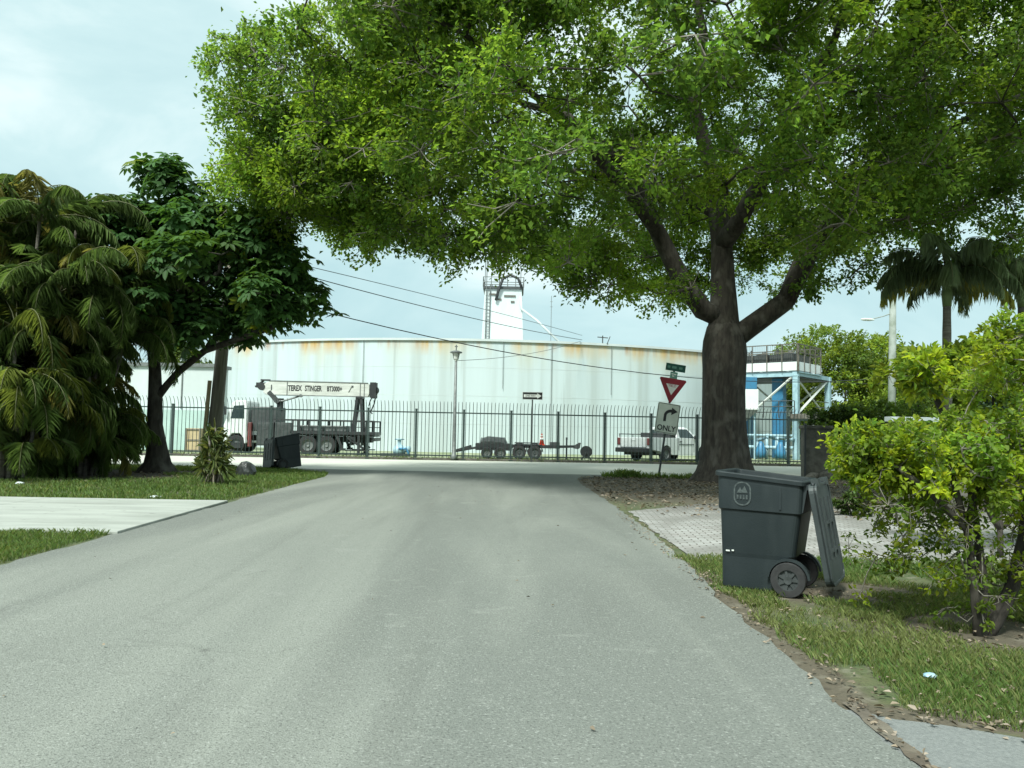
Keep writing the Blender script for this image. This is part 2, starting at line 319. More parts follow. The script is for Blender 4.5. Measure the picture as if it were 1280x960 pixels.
def leaf_arrays(P, D, N, L, Wd, tint, fold=0.25, droop=0.15):
    """pointed oval leaves: base P, direction D, face normal N, length L, width Wd; six vertices, four triangles"""
    n = len(P); D = unit(D); Sd = unit(np.cross(D, N)); N = np.cross(Sd, D)
    L = L[:, None]; Wd = Wd[:, None]
    mid = P + D * L * 0.5
    v = np.stack([P, P + D * L * 0.35 + Sd * Wd * 0.5 + N * Wd * fold, P + D * L * 0.72 + Sd * Wd * 0.36 + N * (Wd * fold * 0.7 - L * droop * 0.5),
                  P + D * L - N * L * droop, P + D * L * 0.72 - Sd * Wd * 0.36 + N * (Wd * fold * 0.7 - L * droop * 0.5), P + D * L * 0.35 - Sd * Wd * 0.5 + N * Wd * fold], 1)
    b = (np.arange(n) * 6)[:, None, None]
    f = b + np.array([[0, 1, 2], [0, 2, 3], [0, 3, 4], [0, 4, 5]])[None]
    return v.reshape(-1, 3), f.reshape(-1, 3), np.repeat(tint, 6, 0)
def rand_dirs(n, zb=0.0):
    d = rng.normal(size=(n, 3)); d[:, 2] += zb; return unit(d)

# ------------------------------------------------------------------ skeleton and crown of a broadleaf tree
def grow(limbs, targets, step=0.7, jit=0.18, sag=0.0):
    """limbs: lists of points from the trunk up; targets: clump centres. Each target is joined to the nearest wood. Returns nodes and parents."""
    P = []; par = []
    for lim, at in limbs:
        prev = -1
        if at is not None:
            prev = int(np.argmin(np.linalg.norm(np.array(P) - np.array(lim[0]), axis=1)))
        pts = [np.array(p, float) for p in lim]; start = 1 if at is not None else 0
        dense = [pts[0]]
        for a, b in zip(pts[:-1], pts[1:]):
            k = max(1, int(np.linalg.norm(b - a) / step))
            dense += [a + (b - a) * (i + 1) / k for i in range(k)]
        for p in dense[start:]:
            P.append(p); par.append(prev); prev = len(P) - 1
    base = len(P); A = np.zeros((base + len(targets) * 40, 3)); A[:base] = np.array(P); n = base
    d0 = np.array([np.min(np.linalg.norm(A[:base] - t, axis=1)) for t in targets]); tips = []
    for ti in np.argsort(d0):
        t = targets[ti]; dd = np.linalg.norm(A[:n] - t, axis=1) + np.where(A[:n, 2] > t[2] + 0.5, 0.8, 0.0) ; j = int(np.argmin(dd)); a = A[j].copy()
        dist = np.linalg.norm(t - a); k = max(2, int(dist / step)); prev = j
        bend = rng.normal(size=3) * jit * dist * 0.5; bend[2] = abs(bend[2]) * 0.6 - sag * dist
        for i in range(1, k + 1):
            f = i / k; p = a + (t - a) * f + bend * math.sin(math.pi * f) + (rng.normal(size=3) * jit * 0.4 if i < k else 0)
            A[n] = p; par.append(prev); prev = n; n += 1
        tips.append(prev)
    return A[:n], par, base, tips
def wood(name, nodes, par, lo, hi, rad, m, parent, sides=6):
    """tapered wood for the nodes lo..hi, one continuous chain of rings per branch"""
    kids = {}
    for i, p in enumerate(par): kids.setdefault(p, []).append(i)
    b = MB(); done = set()
    for i in range(lo, hi):
        p = par[i]
        if p >= lo and max(kids[p], key=lambda q: rad[q]) == i: continue     # continues its parent's chain
        ch = ([p] if p >= 0 else []) + [i]; q = i
        while True:
            k = [c for c in kids.get(q, []) if lo <= c < hi]
            if not k: break
            q = max(k, key=lambda c: rad[c]); ch.append(q)
        if len(ch) < 2: continue
        r = [rad[c] for c in ch]
        if p >= 0: r[0] = min(rad[p], r[1] * 1.15)
        n = sides + (4 if r[0] > 0.15 else 0) + (6 if r[0] > 0.4 else 0) - (2 if r[0] < 0.03 else 0)
        b.tube([nodes[c] for c in ch], r, max(n, 3), caps=True)
    return b.build(name, m, parent, smooth=True)
def pipe_radii(par, n, tip=0.012, ex=2.4, floor=None):
    a = np.zeros(n); kids = np.zeros(n, int)
    for i in range(n):
        if par[i] >= 0: kids[par[i]] += 1
    for i in range(n - 1, -1, -1):
        if kids[i] == 0: a[i] = tip ** ex
        if par[i] >= 0: a[par[i]] += a[i]
    r = a ** (1 / ex)
    if floor is not None:
        for i, v in floor.items(): r[i] = max(r[i], v)
    return r
def tufts(targets, radii, per, twigs_per, L0, W0, cols, flat=0.75, zb=0.4, whorl=None):
    """leaf positions round each clump centre, gathered on little twigs; returns leaf arrays and twig polylines"""
    Ps = []; Ds = []; Ns = []; T = []; tw = []
    for c, r in zip(targets, radii):
        tc_ = cols[rng.integers(len(cols))] * rng.uniform(0.68, 1.28)
        nt = twigs_per; d = rand_dirs(nt, 0.1); d[:, 2] *= flat
        ends = c + d * r * rng.uniform(0.55, 1.05, (nt, 1))
        for k in range(nt): tw.append((c, c + (ends[k] - c) * 0.5 + rng.normal(size=3) * 0.08 * r, ends[k]))
        m_ = per // nt
        s = rng.uniform(0.25, 1.0, (nt, m_, 1)) ** 0.6
        pos = c + (ends - c)[:, None, :] * s + rng.normal(size=(nt, m_, 3)) * r * 0.13
        out = unit((ends - c))[:, None, :] * 0.8 + rng.normal(size=(nt, m_, 3)) * 0.8
        nn = rng.normal(size=(nt, m_, 3)) * 0.55; nn[..., 2] += zb + 0.6
        Ps.append(pos.reshape(-1, 3)); Ds.append(out.reshape(-1, 3)); Ns.append(nn.reshape(-1, 3))
        T.append(np.tile(tc_, (nt * m_, 1)))
    P = np.concatenate(Ps); D = np.concatenate(Ds); N = unit(np.concatenate(Ns)); T = np.concatenate(T)
    n = len(P); T = T * rng.uniform(0.72, 1.28, (n, 1)) * (1 + rng.normal(size=(n, 3)) * 0.05)
    L = L0 * rng.uniform(0.55, 1.35, n); W_ = L * W0 * rng.uniform(0.85, 1.15, n)
    return leaf_arrays(P, D, N, L, W_, T), tw
def twig_mesh(tw, r, m, parent, name='twigs', keep=1.0):
    b = MB()
    for t in tw:
        if rng.random() < keep: b.tube(t, [r, r * 0.75, r * 0.4], 3, caps=False)
    return b.build(name, m, parent, smooth=True)
# ================================================================== THE SETTING
def jag(pts, amp, step=0.22, seed=1):
    """a polyline broken into short uneven steps"""
    r = random.Random(seed); out = []
    for (x0, y0), (x1, y1) in zip(pts[:-1], pts[1:]):
        k = max(1, int(math.hypot(x1 - x0, y1 - y0) / step))
        for i in range(k):
            f = i / k; out.append((x0 + (x1 - x0) * f + r.uniform(-amp, amp), y0 + (y1 - y0) * f + r.uniform(-amp, amp)))
    out.append(pts[-1]); return out
LEFT_EDGE = [(-4.9, -6), (-4.95, 8), (-5.02, 10.2), (-5.16, 14.9), (-5.3, 20), (-5.34, 23), (-5.55, 24.5), (-6.0, 25.7), (-6.9, 26.7), (-8.6, 27.6)]
RIGHT_EDGE = [(1.72, -6), (1.76, 4.0), (1.80, 6.8), (1.93, 8.4), (2.03, 11.6), (2.02, 16.1), (1.96, 22.2), (2.05, 24.2), (2.6, 25.6), (3.6, 26.5), (5.0, 27.1)]
sheet('ground', [(-900, -300), (900, -300), (900, 1500), (-900, 1500)], 0, M['turf'])
sheet('road', jag(RIGHT_EDGE, 0.035, seed=3) + list(reversed(jag(LEFT_EDGE, 0.03, seed=4))), 0.012, M['asphalt'])
sheet('cross_street', jag([(-90, 28.6), (-14, 28.2), (-8.6, 27.5), (5.0, 27.0), (18, 27.9), (90, 29.5)], 0.05, 0.5, 5) + [(90, 42.6), (0, 37.9), (-90, 32.8)], 0.008, M['street'])
sheet('yard', [(-90, 35.0), (0, 40.3), (90, 45.5), (90, 140), (-90, 140)], 0.004, M['yard'])
ny = lambda x_: 10.28 - .018 * (x_ + 4.98); fy = lambda x_: 14.85 + .027 * (x_ + 5.19)
for xa, xb in ((-8.4, None), (-12.2, -8.415), (-20, -12.215)):
    b = MB(); b.prism([(xa, ny(xa)), (xb, ny(xb)), (xb, fy(xb)), (xa, fy(xa))] if xb else [(xa, ny(xa)), (-4.98, 10.28), (-5.0, 10.6), (-5.19, 14.85), (xa, fy(xa))], 0.0, 0.045, 'XY'); kind(b.build('driveway', M['concrete'], bevel=0.012), 'structure')
sheet('driveway_apron', jag([(1.5, -6), (1.5, 4.2), (1.80, 4.22), (1.95, 4.08), (2.45, 3.86), (3.4, 3.72), (9, 3.6)], 0.03, 0.15, 8) + [(9, -6)], 0.008, M['apron'])
# brick paving: blocks in a running bond, mortar in the mesh's own shader
pv = bpy.data.materials.new('grey_brick_paving'); pv.use_nodes = True; t = pv.node_tree; pb = t.nodes['Principled BSDF']; pb.inputs['Roughness'].default_value = 0.9
co = t.nodes.new('ShaderNodeTexCoord'); mpn = t.nodes.new('ShaderNodeMapping'); mpn.inputs['Rotation'].default_value = (0, 0, R(4)); t.links.new(co.outputs['Object'], mpn.inputs['Vector'])
br = t.nodes.new('ShaderNodeTexBrick'); br.inputs['Scale'].default_value = 1; br.inputs['Brick Width'].default_value = 0.21; br.inputs['Row Height'].default_value = 0.11
br.inputs['Mortar Size'].default_value = 0.01; br.inputs['Color1'].default_value = (0.40, 0.40, 0.385, 1); br.inputs['Color2'].default_value = (0.30, 0.285, 0.27, 1); br.inputs['Mortar'].default_value = (0.09, 0.08, 0.065, 1)
t.links.new(mpn.outputs['Vector'], br.inputs['Vector'])
pm = t.nodes.new('ShaderNodeMix'); pm.data_type = 'RGBA'; pm.inputs[7].default_value = (0.20, 0.192, 0.175, 1); t.links.new(br.outputs['Color'], pm.inputs[6])
t.links.new(noise_mask(0.9, 0.46, 0.66, (1, 1, 1), 8, 0.55, 0.5)(t.nodes, t.links, co.outputs['Object']), pm.inputs[0]); t.links.new(pm.outputs[2], pb.inputs['Base Color'])
bp = t.nodes.new('ShaderNodeBump'); bp.inputs['Strength'].default_value = 0.7; bp.inputs['Distance'].default_value = 0.02; bp.invert = True
t.links.new(br.outputs['Fac'], bp.inputs['Height']); t.links.new(bp.outputs['Normal'], pb.inputs['Normal'])
MATS['paving'] = M['paving'] = pv
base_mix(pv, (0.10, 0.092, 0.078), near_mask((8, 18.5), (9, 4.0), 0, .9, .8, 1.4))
base_mix(pv, (0.17, 0.165, 0.15), lambda N, L, v: noise_mask(1.3, 0.42, 0.66, (1, 1, 1), 8, .75)(N, L, v))
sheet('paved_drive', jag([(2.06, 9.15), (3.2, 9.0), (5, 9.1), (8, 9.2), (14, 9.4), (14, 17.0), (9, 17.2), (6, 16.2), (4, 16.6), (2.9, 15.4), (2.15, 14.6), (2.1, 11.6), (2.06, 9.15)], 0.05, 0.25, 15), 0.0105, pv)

# ---- grass and leaf litter (nobody could count them)
GRASS = leaf_mat('grass_blades', (0.095, 0.155, 0.04), 0.35, 0.6)
def vnoise(x, y, s):
    return (np.sin(x * s + 1.3 * np.sin(y * s * .7)) + np.sin(y * s * 1.3 + 1.7 * np.sin(x * s * .6 + 2)) + np.sin((x + y) * s * 2.1 + 1)) / 3
def grass(name, n, box, test, h, wd, dry=0.25, thin=0.2):
    x = rng.uniform(box[0], box[1], n); y = rng.uniform(box[2], box[3], n)
    k = test(x, y) & (vnoise(x, y, 2.3) * 1.15 + rng.normal(size=n) * 0.45 > -0.75 + thin); x = x[k]; y = y[k]; n = len(x)
    hh = h * rng.uniform(0.4, 1.25, n) * (1 + 0.3 * vnoise(x, y, 3.1)); a = rng.uniform(0, 2 * math.pi, n); ln = rng.uniform(0.1, 0.9, n) * hh
    bx = np.stack([x, y, np.full(n, 0.0)], 1); sd_ = np.stack([np.cos(a), np.sin(a), np.zeros(n)], 1); fw = np.stack([-np.sin(a), np.cos(a), np.zeros(n)], 1)
    ww = (wd * rng.uniform(0.6, 1.3, n))[:, None]
    v = np.stack([bx - sd_ * ww, bx + sd_ * ww, bx + fw * (ln * .4)[:, None] + np.array([0, 0, 1]) * (hh * .65)[:, None] + sd_ * ww * .7, bx + fw * ln[:, None] + np.array([0, 0, 1]) * hh[:, None]], 1)
    f = (np.arange(n) * 4)[:, None, None] + np.array([[0, 1, 2], [0, 2, 3]])[None]
    tint = np.tile(np.array([[1.0, 1.0, 1.0]]), (n, 1)) * rng.uniform(0.6, 1.35, (n, 1))
    d = rng.random(n) < dry * (1 + vnoise(x, y, 1.1)); tint[d] = np.array([1.75, 1.25, 1.7]) * rng.uniform(0.6, 1.3, (d.sum(), 1))
    o = raw_mesh(name, v.reshape(-1, 3), f.reshape(-1, 3), GRASS, tint=np.repeat(tint, 4, 0)); kind(o, 'stuff'); return o
grass('grass', 36000, (-9.5, -4.95, 7.0, 10.5), lambda x, y: (x < -5.02 - 0.02 * (y - 8)) & (y < 10.26 + 0.012 * (-5 - x)), 0.07, 0.0034, 0.22, 0.0)
grass('grass', 80000, (-16, -5.2, 14.5, 27.6), lambda x, y: (y > 14.9 + 0.025 * (x + 5.2)) & (x < -5.3 - np.clip(y - 23, 0, 9) * .18 - np.clip(y - 25.2, 0, 9) * .8) & ~((x < -8.9) & (y > 19.4 + (x + 12) * .5) & (y < 24.8) & (vnoise(x, y, 1.7) > -.45)), 0.085, 0.008, 0.2, 0.0)
grass('grass', 190000, (1.85, 8.2, 3.7, 9.3), lambda x, y: (x > 1.92 + 0.1 * vnoise(x, y, 5) + 0.25 * (y < 5)) & (y > 4.28 - 0.55 * np.clip(x - 1.9, 0, 1) + 0.08 * vnoise(x, y, 4)) & ~((y > 6.5) & (y < 8.5) & (x > 2.3) & (x < 4.2) & (vnoise(x, y, 3.3) > -0.05)) & ~((np.hypot(x - 3.5, y - 5.95) < 0.55) & (vnoise(x, y, 4) > -.4)), 0.056, 0.0022, 0.50, 0.17)
grass('grass', 2600, (2.6, 6.6, 25.6, 26.9), lambda x, y: (np.abs(y - 26.2) < 0.45) & (x > 3), 0.16, 0.012, 0.15, 0.0)
grass('grass', 900, (3.3, 4.4, 25.9, 26.6), lambda x, y: np.hypot(x - 3.8, y - 26.2) < 0.4, 0.24, 0.012, 0.1, 0.0)
grass('grass', 15000, (-20, 20, 37, 42), lambda x, y: np.abs(y - 39.2 - .06 * x) < 0.9, 0.14, 0.014, 0.5, 0.0)
LITTER = leaf_mat('dead_leaves', (0.155, 0.125, 0.092), 0.1, 0.8)
def litter(name, n, box, test, L):
    x = rng.uniform(box[0], box[1], n); y = rng.uniform(box[2], box[3], n); k = test(x, y); x = x[k]; y = y[k]; n = len(x)
    P = np.stack([x, y, rng.uniform(0.014, 0.04, n)], 1); D = rng.normal(size=(n, 3)); D[:, 2] = rng.uniform(-.05, .25, n); N = rng.normal(size=(n, 3)) * .35; N[:, 2] += 1
    T = np.array([[1.0, 1.0, 1.0]]) * rng.uniform(0.35, 1.9, (n, 1)); q = rng.random(n) < .2; T[q] = np.array([1.7, 1.75, 1.9]) * rng.uniform(.8, 1.4, (q.sum(), 1))
    l = L * rng.uniform(.5, 1.3, n); v, f, tt = leaf_arrays(P, D, unit(N), l, l * .5, T); kind(raw_mesh(name, v, f, LITTER, tint=tt), 'stuff')
litter('fallen_leaves', 7500, (2.0, 13, 13.5, 26.6), lambda x, y: (x > 2.05) & (rng.random(len(x)) < np.clip((y - 13.2) / 5, 0.1, 1)) & (vnoise(x, y, 1.4) > -0.75) & (y < 25.6 + .3 * (x - 2)), 0.085)
litter('fallen_leaves', 2600, (1.8, 5.5, 3.6, 9.0), lambda x, y: (vnoise(x, y, 2.7) + rng.normal(size=len(x)) * .3 > -.1) & (y > 4.2 - .5 * np.clip(x - 1.9, 0, 1)), 0.042)
litter('fallen_leaves', 700, (1.70, 2.2, 4.2, 14), lambda x, y: np.abs(x - 1.86 - .012 * (y - 5)) < .14, 0.035)
litter('fallen_leaves', 220, (1.70, 1.9, 2.8, 4.4), lambda x, y: np.abs(x - 1.80) < .05, 0.03)
sheet('road_joint', jag([(1.76, -6), (1.77, 3.0), (1.765, 4.3)], .012, .1, 21) + list(reversed(jag([(1.81, -6), (1.815, 3.0), (1.86, 4.3)], .018, .1, 22))), 0.0165, M['soil'])
litter('fallen_leaves', 260, (1.74, 3.9, 3.7, 4.4), lambda x, y: np.abs(y - (4.2 - .5 * np.clip(x - 1.9, 0, 1))) < .16, 0.05)
litter('fallen_leaves', 70, (-4.5, 1.9, 3.5, 24), lambda x, y: x > -4.5, 0.035)
litter('fallen_leaves', 500, (-15, -8.5, 19, 25), lambda x, y: x < -8.5, 0.09)

# ================================================================== FAR STRUCTURES
# ---- storage tank
tk = thing('storage_tank', 'huge round white storage tank with orange rust running down from its rim', 'storage tank', (-2.88, 84.0, 0))
TR = 32.0; n = 200
b = MB(); vs = []; fs = []
hs = [0.0, 1.85, 3.7, 5.55, TANK_H]
for h in hs:
    for k in range(n):
        a = 2 * math.pi * k / n; vs.append((TR * math.cos(a), TR * math.sin(a), h))
for i in range(len(hs) - 1):
    for k in range(n): fs.append((i * n + k, i * n + (k + 1) % n, (i + 1) * n + (k + 1) % n, (i + 1) * n + k))
b.add(vs, fs); b.build('shell', M['tank'], tk, smooth=True)
b = MB(); b.lathe([(TR + 0.12, TANK_H - 0.12), (TR + 0.12, TANK_H + 0.03), (TR - 0.2, TANK_H + 0.04), (0.01, TANK_H + 0.9)], n); b.build('roof', M['wall'], tk)
b = MB()
for h in (1.85, 3.7, 5.55): b.lathe([(TR - 0.01, h - 0.02), (TR + 0.012, h), (TR - 0.01, h + 0.02)], n, caps=False)
b.build('weld_bands', M['wall'], tk, smooth=True)
for a, z0 in ((-1.79, .3), (-1.50, 4.2), (-1.40, .3), (-1.27, 4.0)):
    b = MB(); p = Vector((math.cos(a) * (TR + .09), math.sin(a) * (TR + .09), 0)); b.bar(p + Vector((0, 0, z0)), p + Vector((0, 0, TANK_H - .1)), 0.016); b.build('downpipe', M['steelgrey'], tk)
b = MB()
a = -1.29; p = Vector((math.cos(a) * (TR + .05), math.sin(a) * (TR + .05), TANK_H))
b.bar(p, p + Vector((0, 0, .55)), .04); b.bar(p + Vector((-.35, 0, .45)), p + Vector((.35, 0, .4)), .035); b.bar(p + Vector((.3, 0, 0)), p + Vector((.5, 0, .5)), .03)
b.build('wire_bracket', M['darkgrey'], tk)

# ---- tower behind the tank
tw_ = thing('tower', 'pale square tower rising behind the rusty round tank', 'tower', (-1.55, 121.0, 0))
b = MB(); tw_.scale = (1.08, 1.08, 1.08); q = lambda r, z, dx=0: [(-r + dx, -r, z), (r + dx, -r, z), (r + dx, r, z), (-r + dx, r, z)]
b.loft([q(3.4, 0), q(2.85, 14.5), q(2.55, 21.0)]); b.build('shaft', M['wall'], tw_, bevel=.06)
b = MB(); b.box((0, 0, 21.15), (5.6, 5.6, .35)); b.build('platform', M['darkgrey'], tw_)
b = MB()
for z in (21.9, 22.6):
    for s_ in (-1, 1): b.bar((-2.8, 2.8 * s_, z), (2.8, 2.8 * s_, z), .06); b.bar((2.8 * s_, -2.8, z), (2.8 * s_, 2.8, z), .06)
for s_ in (-1, 1):
    for k in np.linspace(-2.8, 2.8, 6): b.bar((k, 2.8 * s_, 21.2), (k, 2.8 * s_, 22.6), .06)
b.build('railing', M['steelgrey'], tw_)
b = MB(); b.tube([(-1.0, -2.95, 19.3), (-.7, -3.0, 20.6), (-.1, -3.0, 22.3), (.9, -3.0, 22.9), (2.0, -3.0, 22.4), (2.5, -3.0, 21.2)], .2, 6); b.build('arched_pipe', M['black'], tw_, smooth=True)
b = MB()
for xx in (-2.4, -1.9):
    b.bar((xx, -3.4, 0), (xx + .1, -2.75, 25.5 if xx < -2 else 21.5), .07)
for z in np.arange(14, 21, .5): b.bar((-2.42, -3.0, z), (-1.85, -3.0, z), .04)
b.build('ladder', M['steelgrey'], tw_)
for p_, z_ in (((2.4, 0), 26), ((-.6, 0), 25), ((-2.6, -1), 27)):
    b = MB(); b.bar((*p_, 21), (*p_, z_), .06); b.build('aerial', M['steelgrey'], tw_)
b = MB(); b.tube([(2.4, -2.7, 19.9), (2.55, -2.9, 18.2), (4.6, -3.6, 16.6), (8.2, -5.0, 13.0)], [.17, .17, .16, .16], 8); b.build('sloping_pipe', M['wall'], tw_, smooth=True)
for xx, z, l in ((-1.5, 20.2, .9), (.9, 20.0, 1.6), (-.6, 19.5, .7), (1.3, 19.2, .5)):
    b = MB(); b.box((xx, -2.66 - .03 * (20.5 - z), z), (l, .12, .22))
    b.build('bracket', M['stone'], tw_)
mst = thing('aerial_mast', 'thin grey mast right of the pale tower', 'mast', (5.15, 108, 0))
b = MB(); b.bar((0, 0, 0), (0, 0, 20), .04); b.bar((-.2, 0, 18.5), (.2, 0, 18.5), .03); b.bar((-.2, 0, 19.2), (.2, 0, 19.2), .03); b.build('pole', M['steelgrey'], mst)

# ---- low building on the left
bl = thing('low_building', 'low flat white building beyond the fence, seen past the slanting utility pole', 'building', (-26.0, 47.0, 0))
b = MB(); b.box((0, 1.1, 2.44), (17, 2.2, 4.88)); b.build('wall', M['wall'], bl)
b = MB(); b.box((0, 1.1, 4.97), (17.3, 2.5, .2)); b.build('roof', M['steelgrey'], bl)
b = MB(); b.box((2, -.35, 1.15), (12.8, .6, 2.3)); b.build('lean_to', M['greenwall'], bl)
b = MB(); b.box((6.6, -.03, 3.6), (.06, .06, 2.4)); b.build('drainpipe', M['steelgrey'], bl)
bd = thing('crate', 'tan crate standing behind the fence left of the slanting utility pole', 'crate', (-17.5, 43.5, 0))
bd.scale = (.62, .8, .85); bd.location.x = -17.1; b = MB(); b.box((0, 0, .75), (1.2, .9, 1.5)); b.build('panels', M['tan'], bd, bevel=.02)
b = MB()
for z in (.1, .75, 1.42): b.box((0, -.47, z), (1.24, .04, .1))
for xx in (-.58, .58): b.box((xx, -.5, .75), (.1, .04, 1.5))
b.build('battens', M['wood'], bd)

# ---- blue steel cooling platform on the right
pf = thing('steel_platform', 'blue steel platform with caged railing and machinery on top', 'platform', (17.9, 50.0, 0), R(47.8))
for x_, y_ in ((0.2, .2), (.2, 5.8), (5.5, .2), (5.5, 5.8)):
    b = MB(); b.box((x_, y_, 2.75), (.34, .34, 5.5)); b.build('column', M['paleblue'], pf, bevel=.02)
for c_, d_ in (((1.1, 1.7, 2.7), (.55, .75, 5.3)), ((.2, 3.8, 2.0), (.9, 1.1, 4.0)), ((-.4, 4.4, 1.2), (.5, .5, 2.4))):
    b = MB(); b.box(c_, d_); b.build('riser', M['blue'], pf, bevel=.03)
b = MB()
for y_ in (.2, 5.8): b.beam((0, y_, 5.4), (5.7, y_, 5.4), .3, .26)
for x_ in (.2, 5.5): b.beam((x_, 0, 5.36), (x_, 6, 5.36), .28, .24)
b.box((1.9, 3, 5.52), (3.7, 6.1, .07)); b.build('deck_beams', M['paleblue'], pf)
b = MB(); b.box((2.8, 3, 5.22), (5.2, 5.7, .1)); b.build('deck_underside', M['black'], pf)
for a_, c_ in (((.2, .45), (.2, 5.6)), ((.45, .2), (5.3, .2)), ((.45, 5.8), (5.3, 5.8)), ((5.5, .45), (5.5, 5.6))):
    b = MB(); m_ = ((a_[0] + c_[0]) / 2, (a_[1] + c_[1]) / 2)
    if a_[0] == c_[0]:
        b.bar((a_[0] - .03, a_[1], 5.2), (a_[0] - .03, m_[1] + .2, 2.9), .075); b.bar((c_[0] + .06, c_[1], 5.2), (c_[0] + .06, m_[1] - .2, 2.9), .075)
    else:
        b.bar((a_[0], a_[1], 2.9), (c_[0], c_[1], 5.2), .085); b.bar((a_[0], a_[1] + .1, 5.2), (c_[0], c_[1] + .1, 2.9), .06)
    b.build('brace', M['signwhite'], pf)
b = MB()
b.box((1.8, -.02, 5.88), (3.6, .06, .55)); b.box((-.02, 3, 5.88), (.06, 6, .55)); b.box((3.6, 3, 5.88), (.06, 6, .55)); b.box((1.8, 6, 5.88), (3.6, .06, .55)); b.build('white_skirt', M['white'], pf)
b = MB()
for z in (6.75, 7.28):
    b.beam((-.05, -.05, z), (3.65, -.05, z), .05, .06); b.beam((-.05, -.05, z), (-.05, 6.05, z), .05, .06); b.beam((3.65, -.05, z), (3.65, 6.05, z), .05, .06); b.beam((-.05, 6.05, z), (3.65, 6.05, z), .05, .06)
for k in np.linspace(0, 3.6, 5):
    for y_ in (-.06, 6.06): b.beam((k, y_, 5.55), (k, y_, 7.3), .06, .06)
for k in np.linspace(0, 6, 7):
    for x_ in (-.06, 3.66): b.beam((x_, k, 5.55), (x_, k, 7.3), .06, .06)
b.build('cage_railing', M['stone'], pf)
b = MB()
for k in np.arange(.1, 3.6, .14): b.bar((k, -.04, 6.2), (k, -.04, 7.25), .008, 3)
for k in np.arange(.1, 6, .14): b.bar((-.04, k, 6.2), (-.04, k, 7.25), .008, 3)
b.build('mesh_infill', M['stone'], pf)
for x_, y_, l in ((1.7, 1.2, 1.3), (1.7, 3.0, 1.5), (1.7, 4.8, 1.3)):
    b = MB(); b.box((x_, y_, 6.4), (2.9, l + .25, .62)); b.lathe([(.5, 6.6), (.52, 6.85), (.2, 6.9), (.1, 7.05)], 12, c=(x_, y_, 0)); b.bar((x_ - 1, y_ - .3, 6.7), (x_ + 1, y_ + .4, 6.8), .06); b.bar((x_ - .8, y_ + .5, 6.6), (x_ - .8, y_ + .5, 7.1), .08)
    b.build('fan_unit', M['darkgrey'], pf)
b = MB(); b.box((1.2, -.3, 2.72), (2.6, 1.6, .32)); b.build('concrete_slab', M['stone'], pf, bevel=.03)
for x_, y_ in ((.1, -.9), (2.3, -.9)):
    b = MB(); b.tube([(x_, y_, 0), (x_, y_, 2.56)], .12, 8); b.build('slab_post', M['cpole'], pf)
b = MB()
for z in (2.95, 3.3, 3.65): b.bar((-1.0, -.2, z), (-1.0, 4.8, z), .03); b.bar((.3, -1.0, z), (2.4, -1.0, z), .03)
for y_ in np.linspace(-.2, 4.8, 6): b.bar((-1.0, y_, 2.6), (-1.0, y_, 3.65), .035)
b.build('lower_railing', M['darkgrey'], pf)
b = MB()
for k in range(9):
    yy = 0.2 + k * .65; b.tube([(-1.2, yy, 0), (-1.2, yy, .9 + .15 * (k % 3)), (-.9, yy + .1, 1.2 + .15 * (k % 3)), (.2, yy + .1, 1.3)], .11, 7)
b.bar((-1.25, -.2, .75), (-1.25, 6, .75), .12); b.bar((-1.3, -.2, 1.5), (-1.3, 5.4, 1.5), .08); b.build('pale_pipes', M['paleblue'], pf, smooth=True)
for k in range(4):
    b = MB(); b.lathe([(.0, .12), (.32, .12), (.34, .5), (.2, .9), (.12, 1.1), (0, 1.12)], 12, c=(-1.9, .3 + 1.25 * k, 0))
    b.build('pump', M['blue'], pf, smooth=True)
hp = thing('hopper', 'white box hopper with sloping grey base beside the blue steel platform', 'hopper', (14.35, 50.2, 0))
b = MB(); b.box((0, .6, 3.72), (2.2, 1.6, 1.3)); b.build('box', M['white'], hp, bevel=.03)
b = MB(); r_ = lambda w1, w2, z, dx: [(-w1 + dx, .6 - w2, z), (w1 + dx, .6 - w2, z), (w1 + dx, .6 + w2, z), (-w1 + dx, .6 + w2, z)]
b.loft([r_(.35, .3, 1.7, -.6), r_(1.08, .78, 3.06, 0)]); b.build('sloping_base', M['steelgrey'], hp)
for s_ in (-1, 1):
    for y_ in (.1, 1.2):
        b = MB(); b.bar((s_ * .95, y_, 0), (s_ * .95, y_, 3.1), .07); b.build('leg', M['paleblue'], hp)
b = MB(); b.box((.2, -.06, 4.75), (1.6, .3, .75)); b.build('control_box', M['blue'], hp, bevel=.02)

# ================================================================== FENCE
fa = math.atan(0.06)
fn = thing('metal_fence', 'long dark green steel fence whose picket tops curl over towards the street', 'fence', (0, 38.45, 0), fa)
PANEL = 2.27; x0 = -22.7; NP = 18
picket = MB()
for k in range(13):
    xk = (k + .5) * PANEL / 13
    picket.tube([(xk, 0, .12), (xk, 0, 2.35), (xk, -.06, 2.52), (xk, -.17, 2.68), (xk, -.30, 2.78)], [.014, .014, .014, .013, .009], 4)
picket.beam((.03, .02, 2.26), (PANEL - .03, .02, 2.26), .035, .06); picket.beam((.03, .02, .22), (PANEL - .03, .02, .22), .035, .06)
p0 = picket.build('picket_panel', M['fence'], fn)
post = MB(); post.box((0, .02, 1.2), (.10, .10, 2.4)); post.box((0, .02, 2.415), (.12, .12, .03)); post.box((0, .02, .03), (.2, .2, .06))
q0 = post.build('post', M['fence'], fn)
for k in range(NP):
    o = p0 if k == 0 else p0.copy()
    if k: C.objects.link(o)
    o.parent = fn; o.location = (x0 + k * PANEL, 0, 0)
for k in range(NP + 1):
    o = q0 if k == 0 else q0.copy()
    if k: C.objects.link(o)
    o.parent = fn; o.location = (x0 + k * PANEL, 0, 0)
b = MB(); b.beam((x0, .02, .05), (x0 + NP * PANEL, .02, .05), .18, .10); b.build('footing', M['stone'], fn)
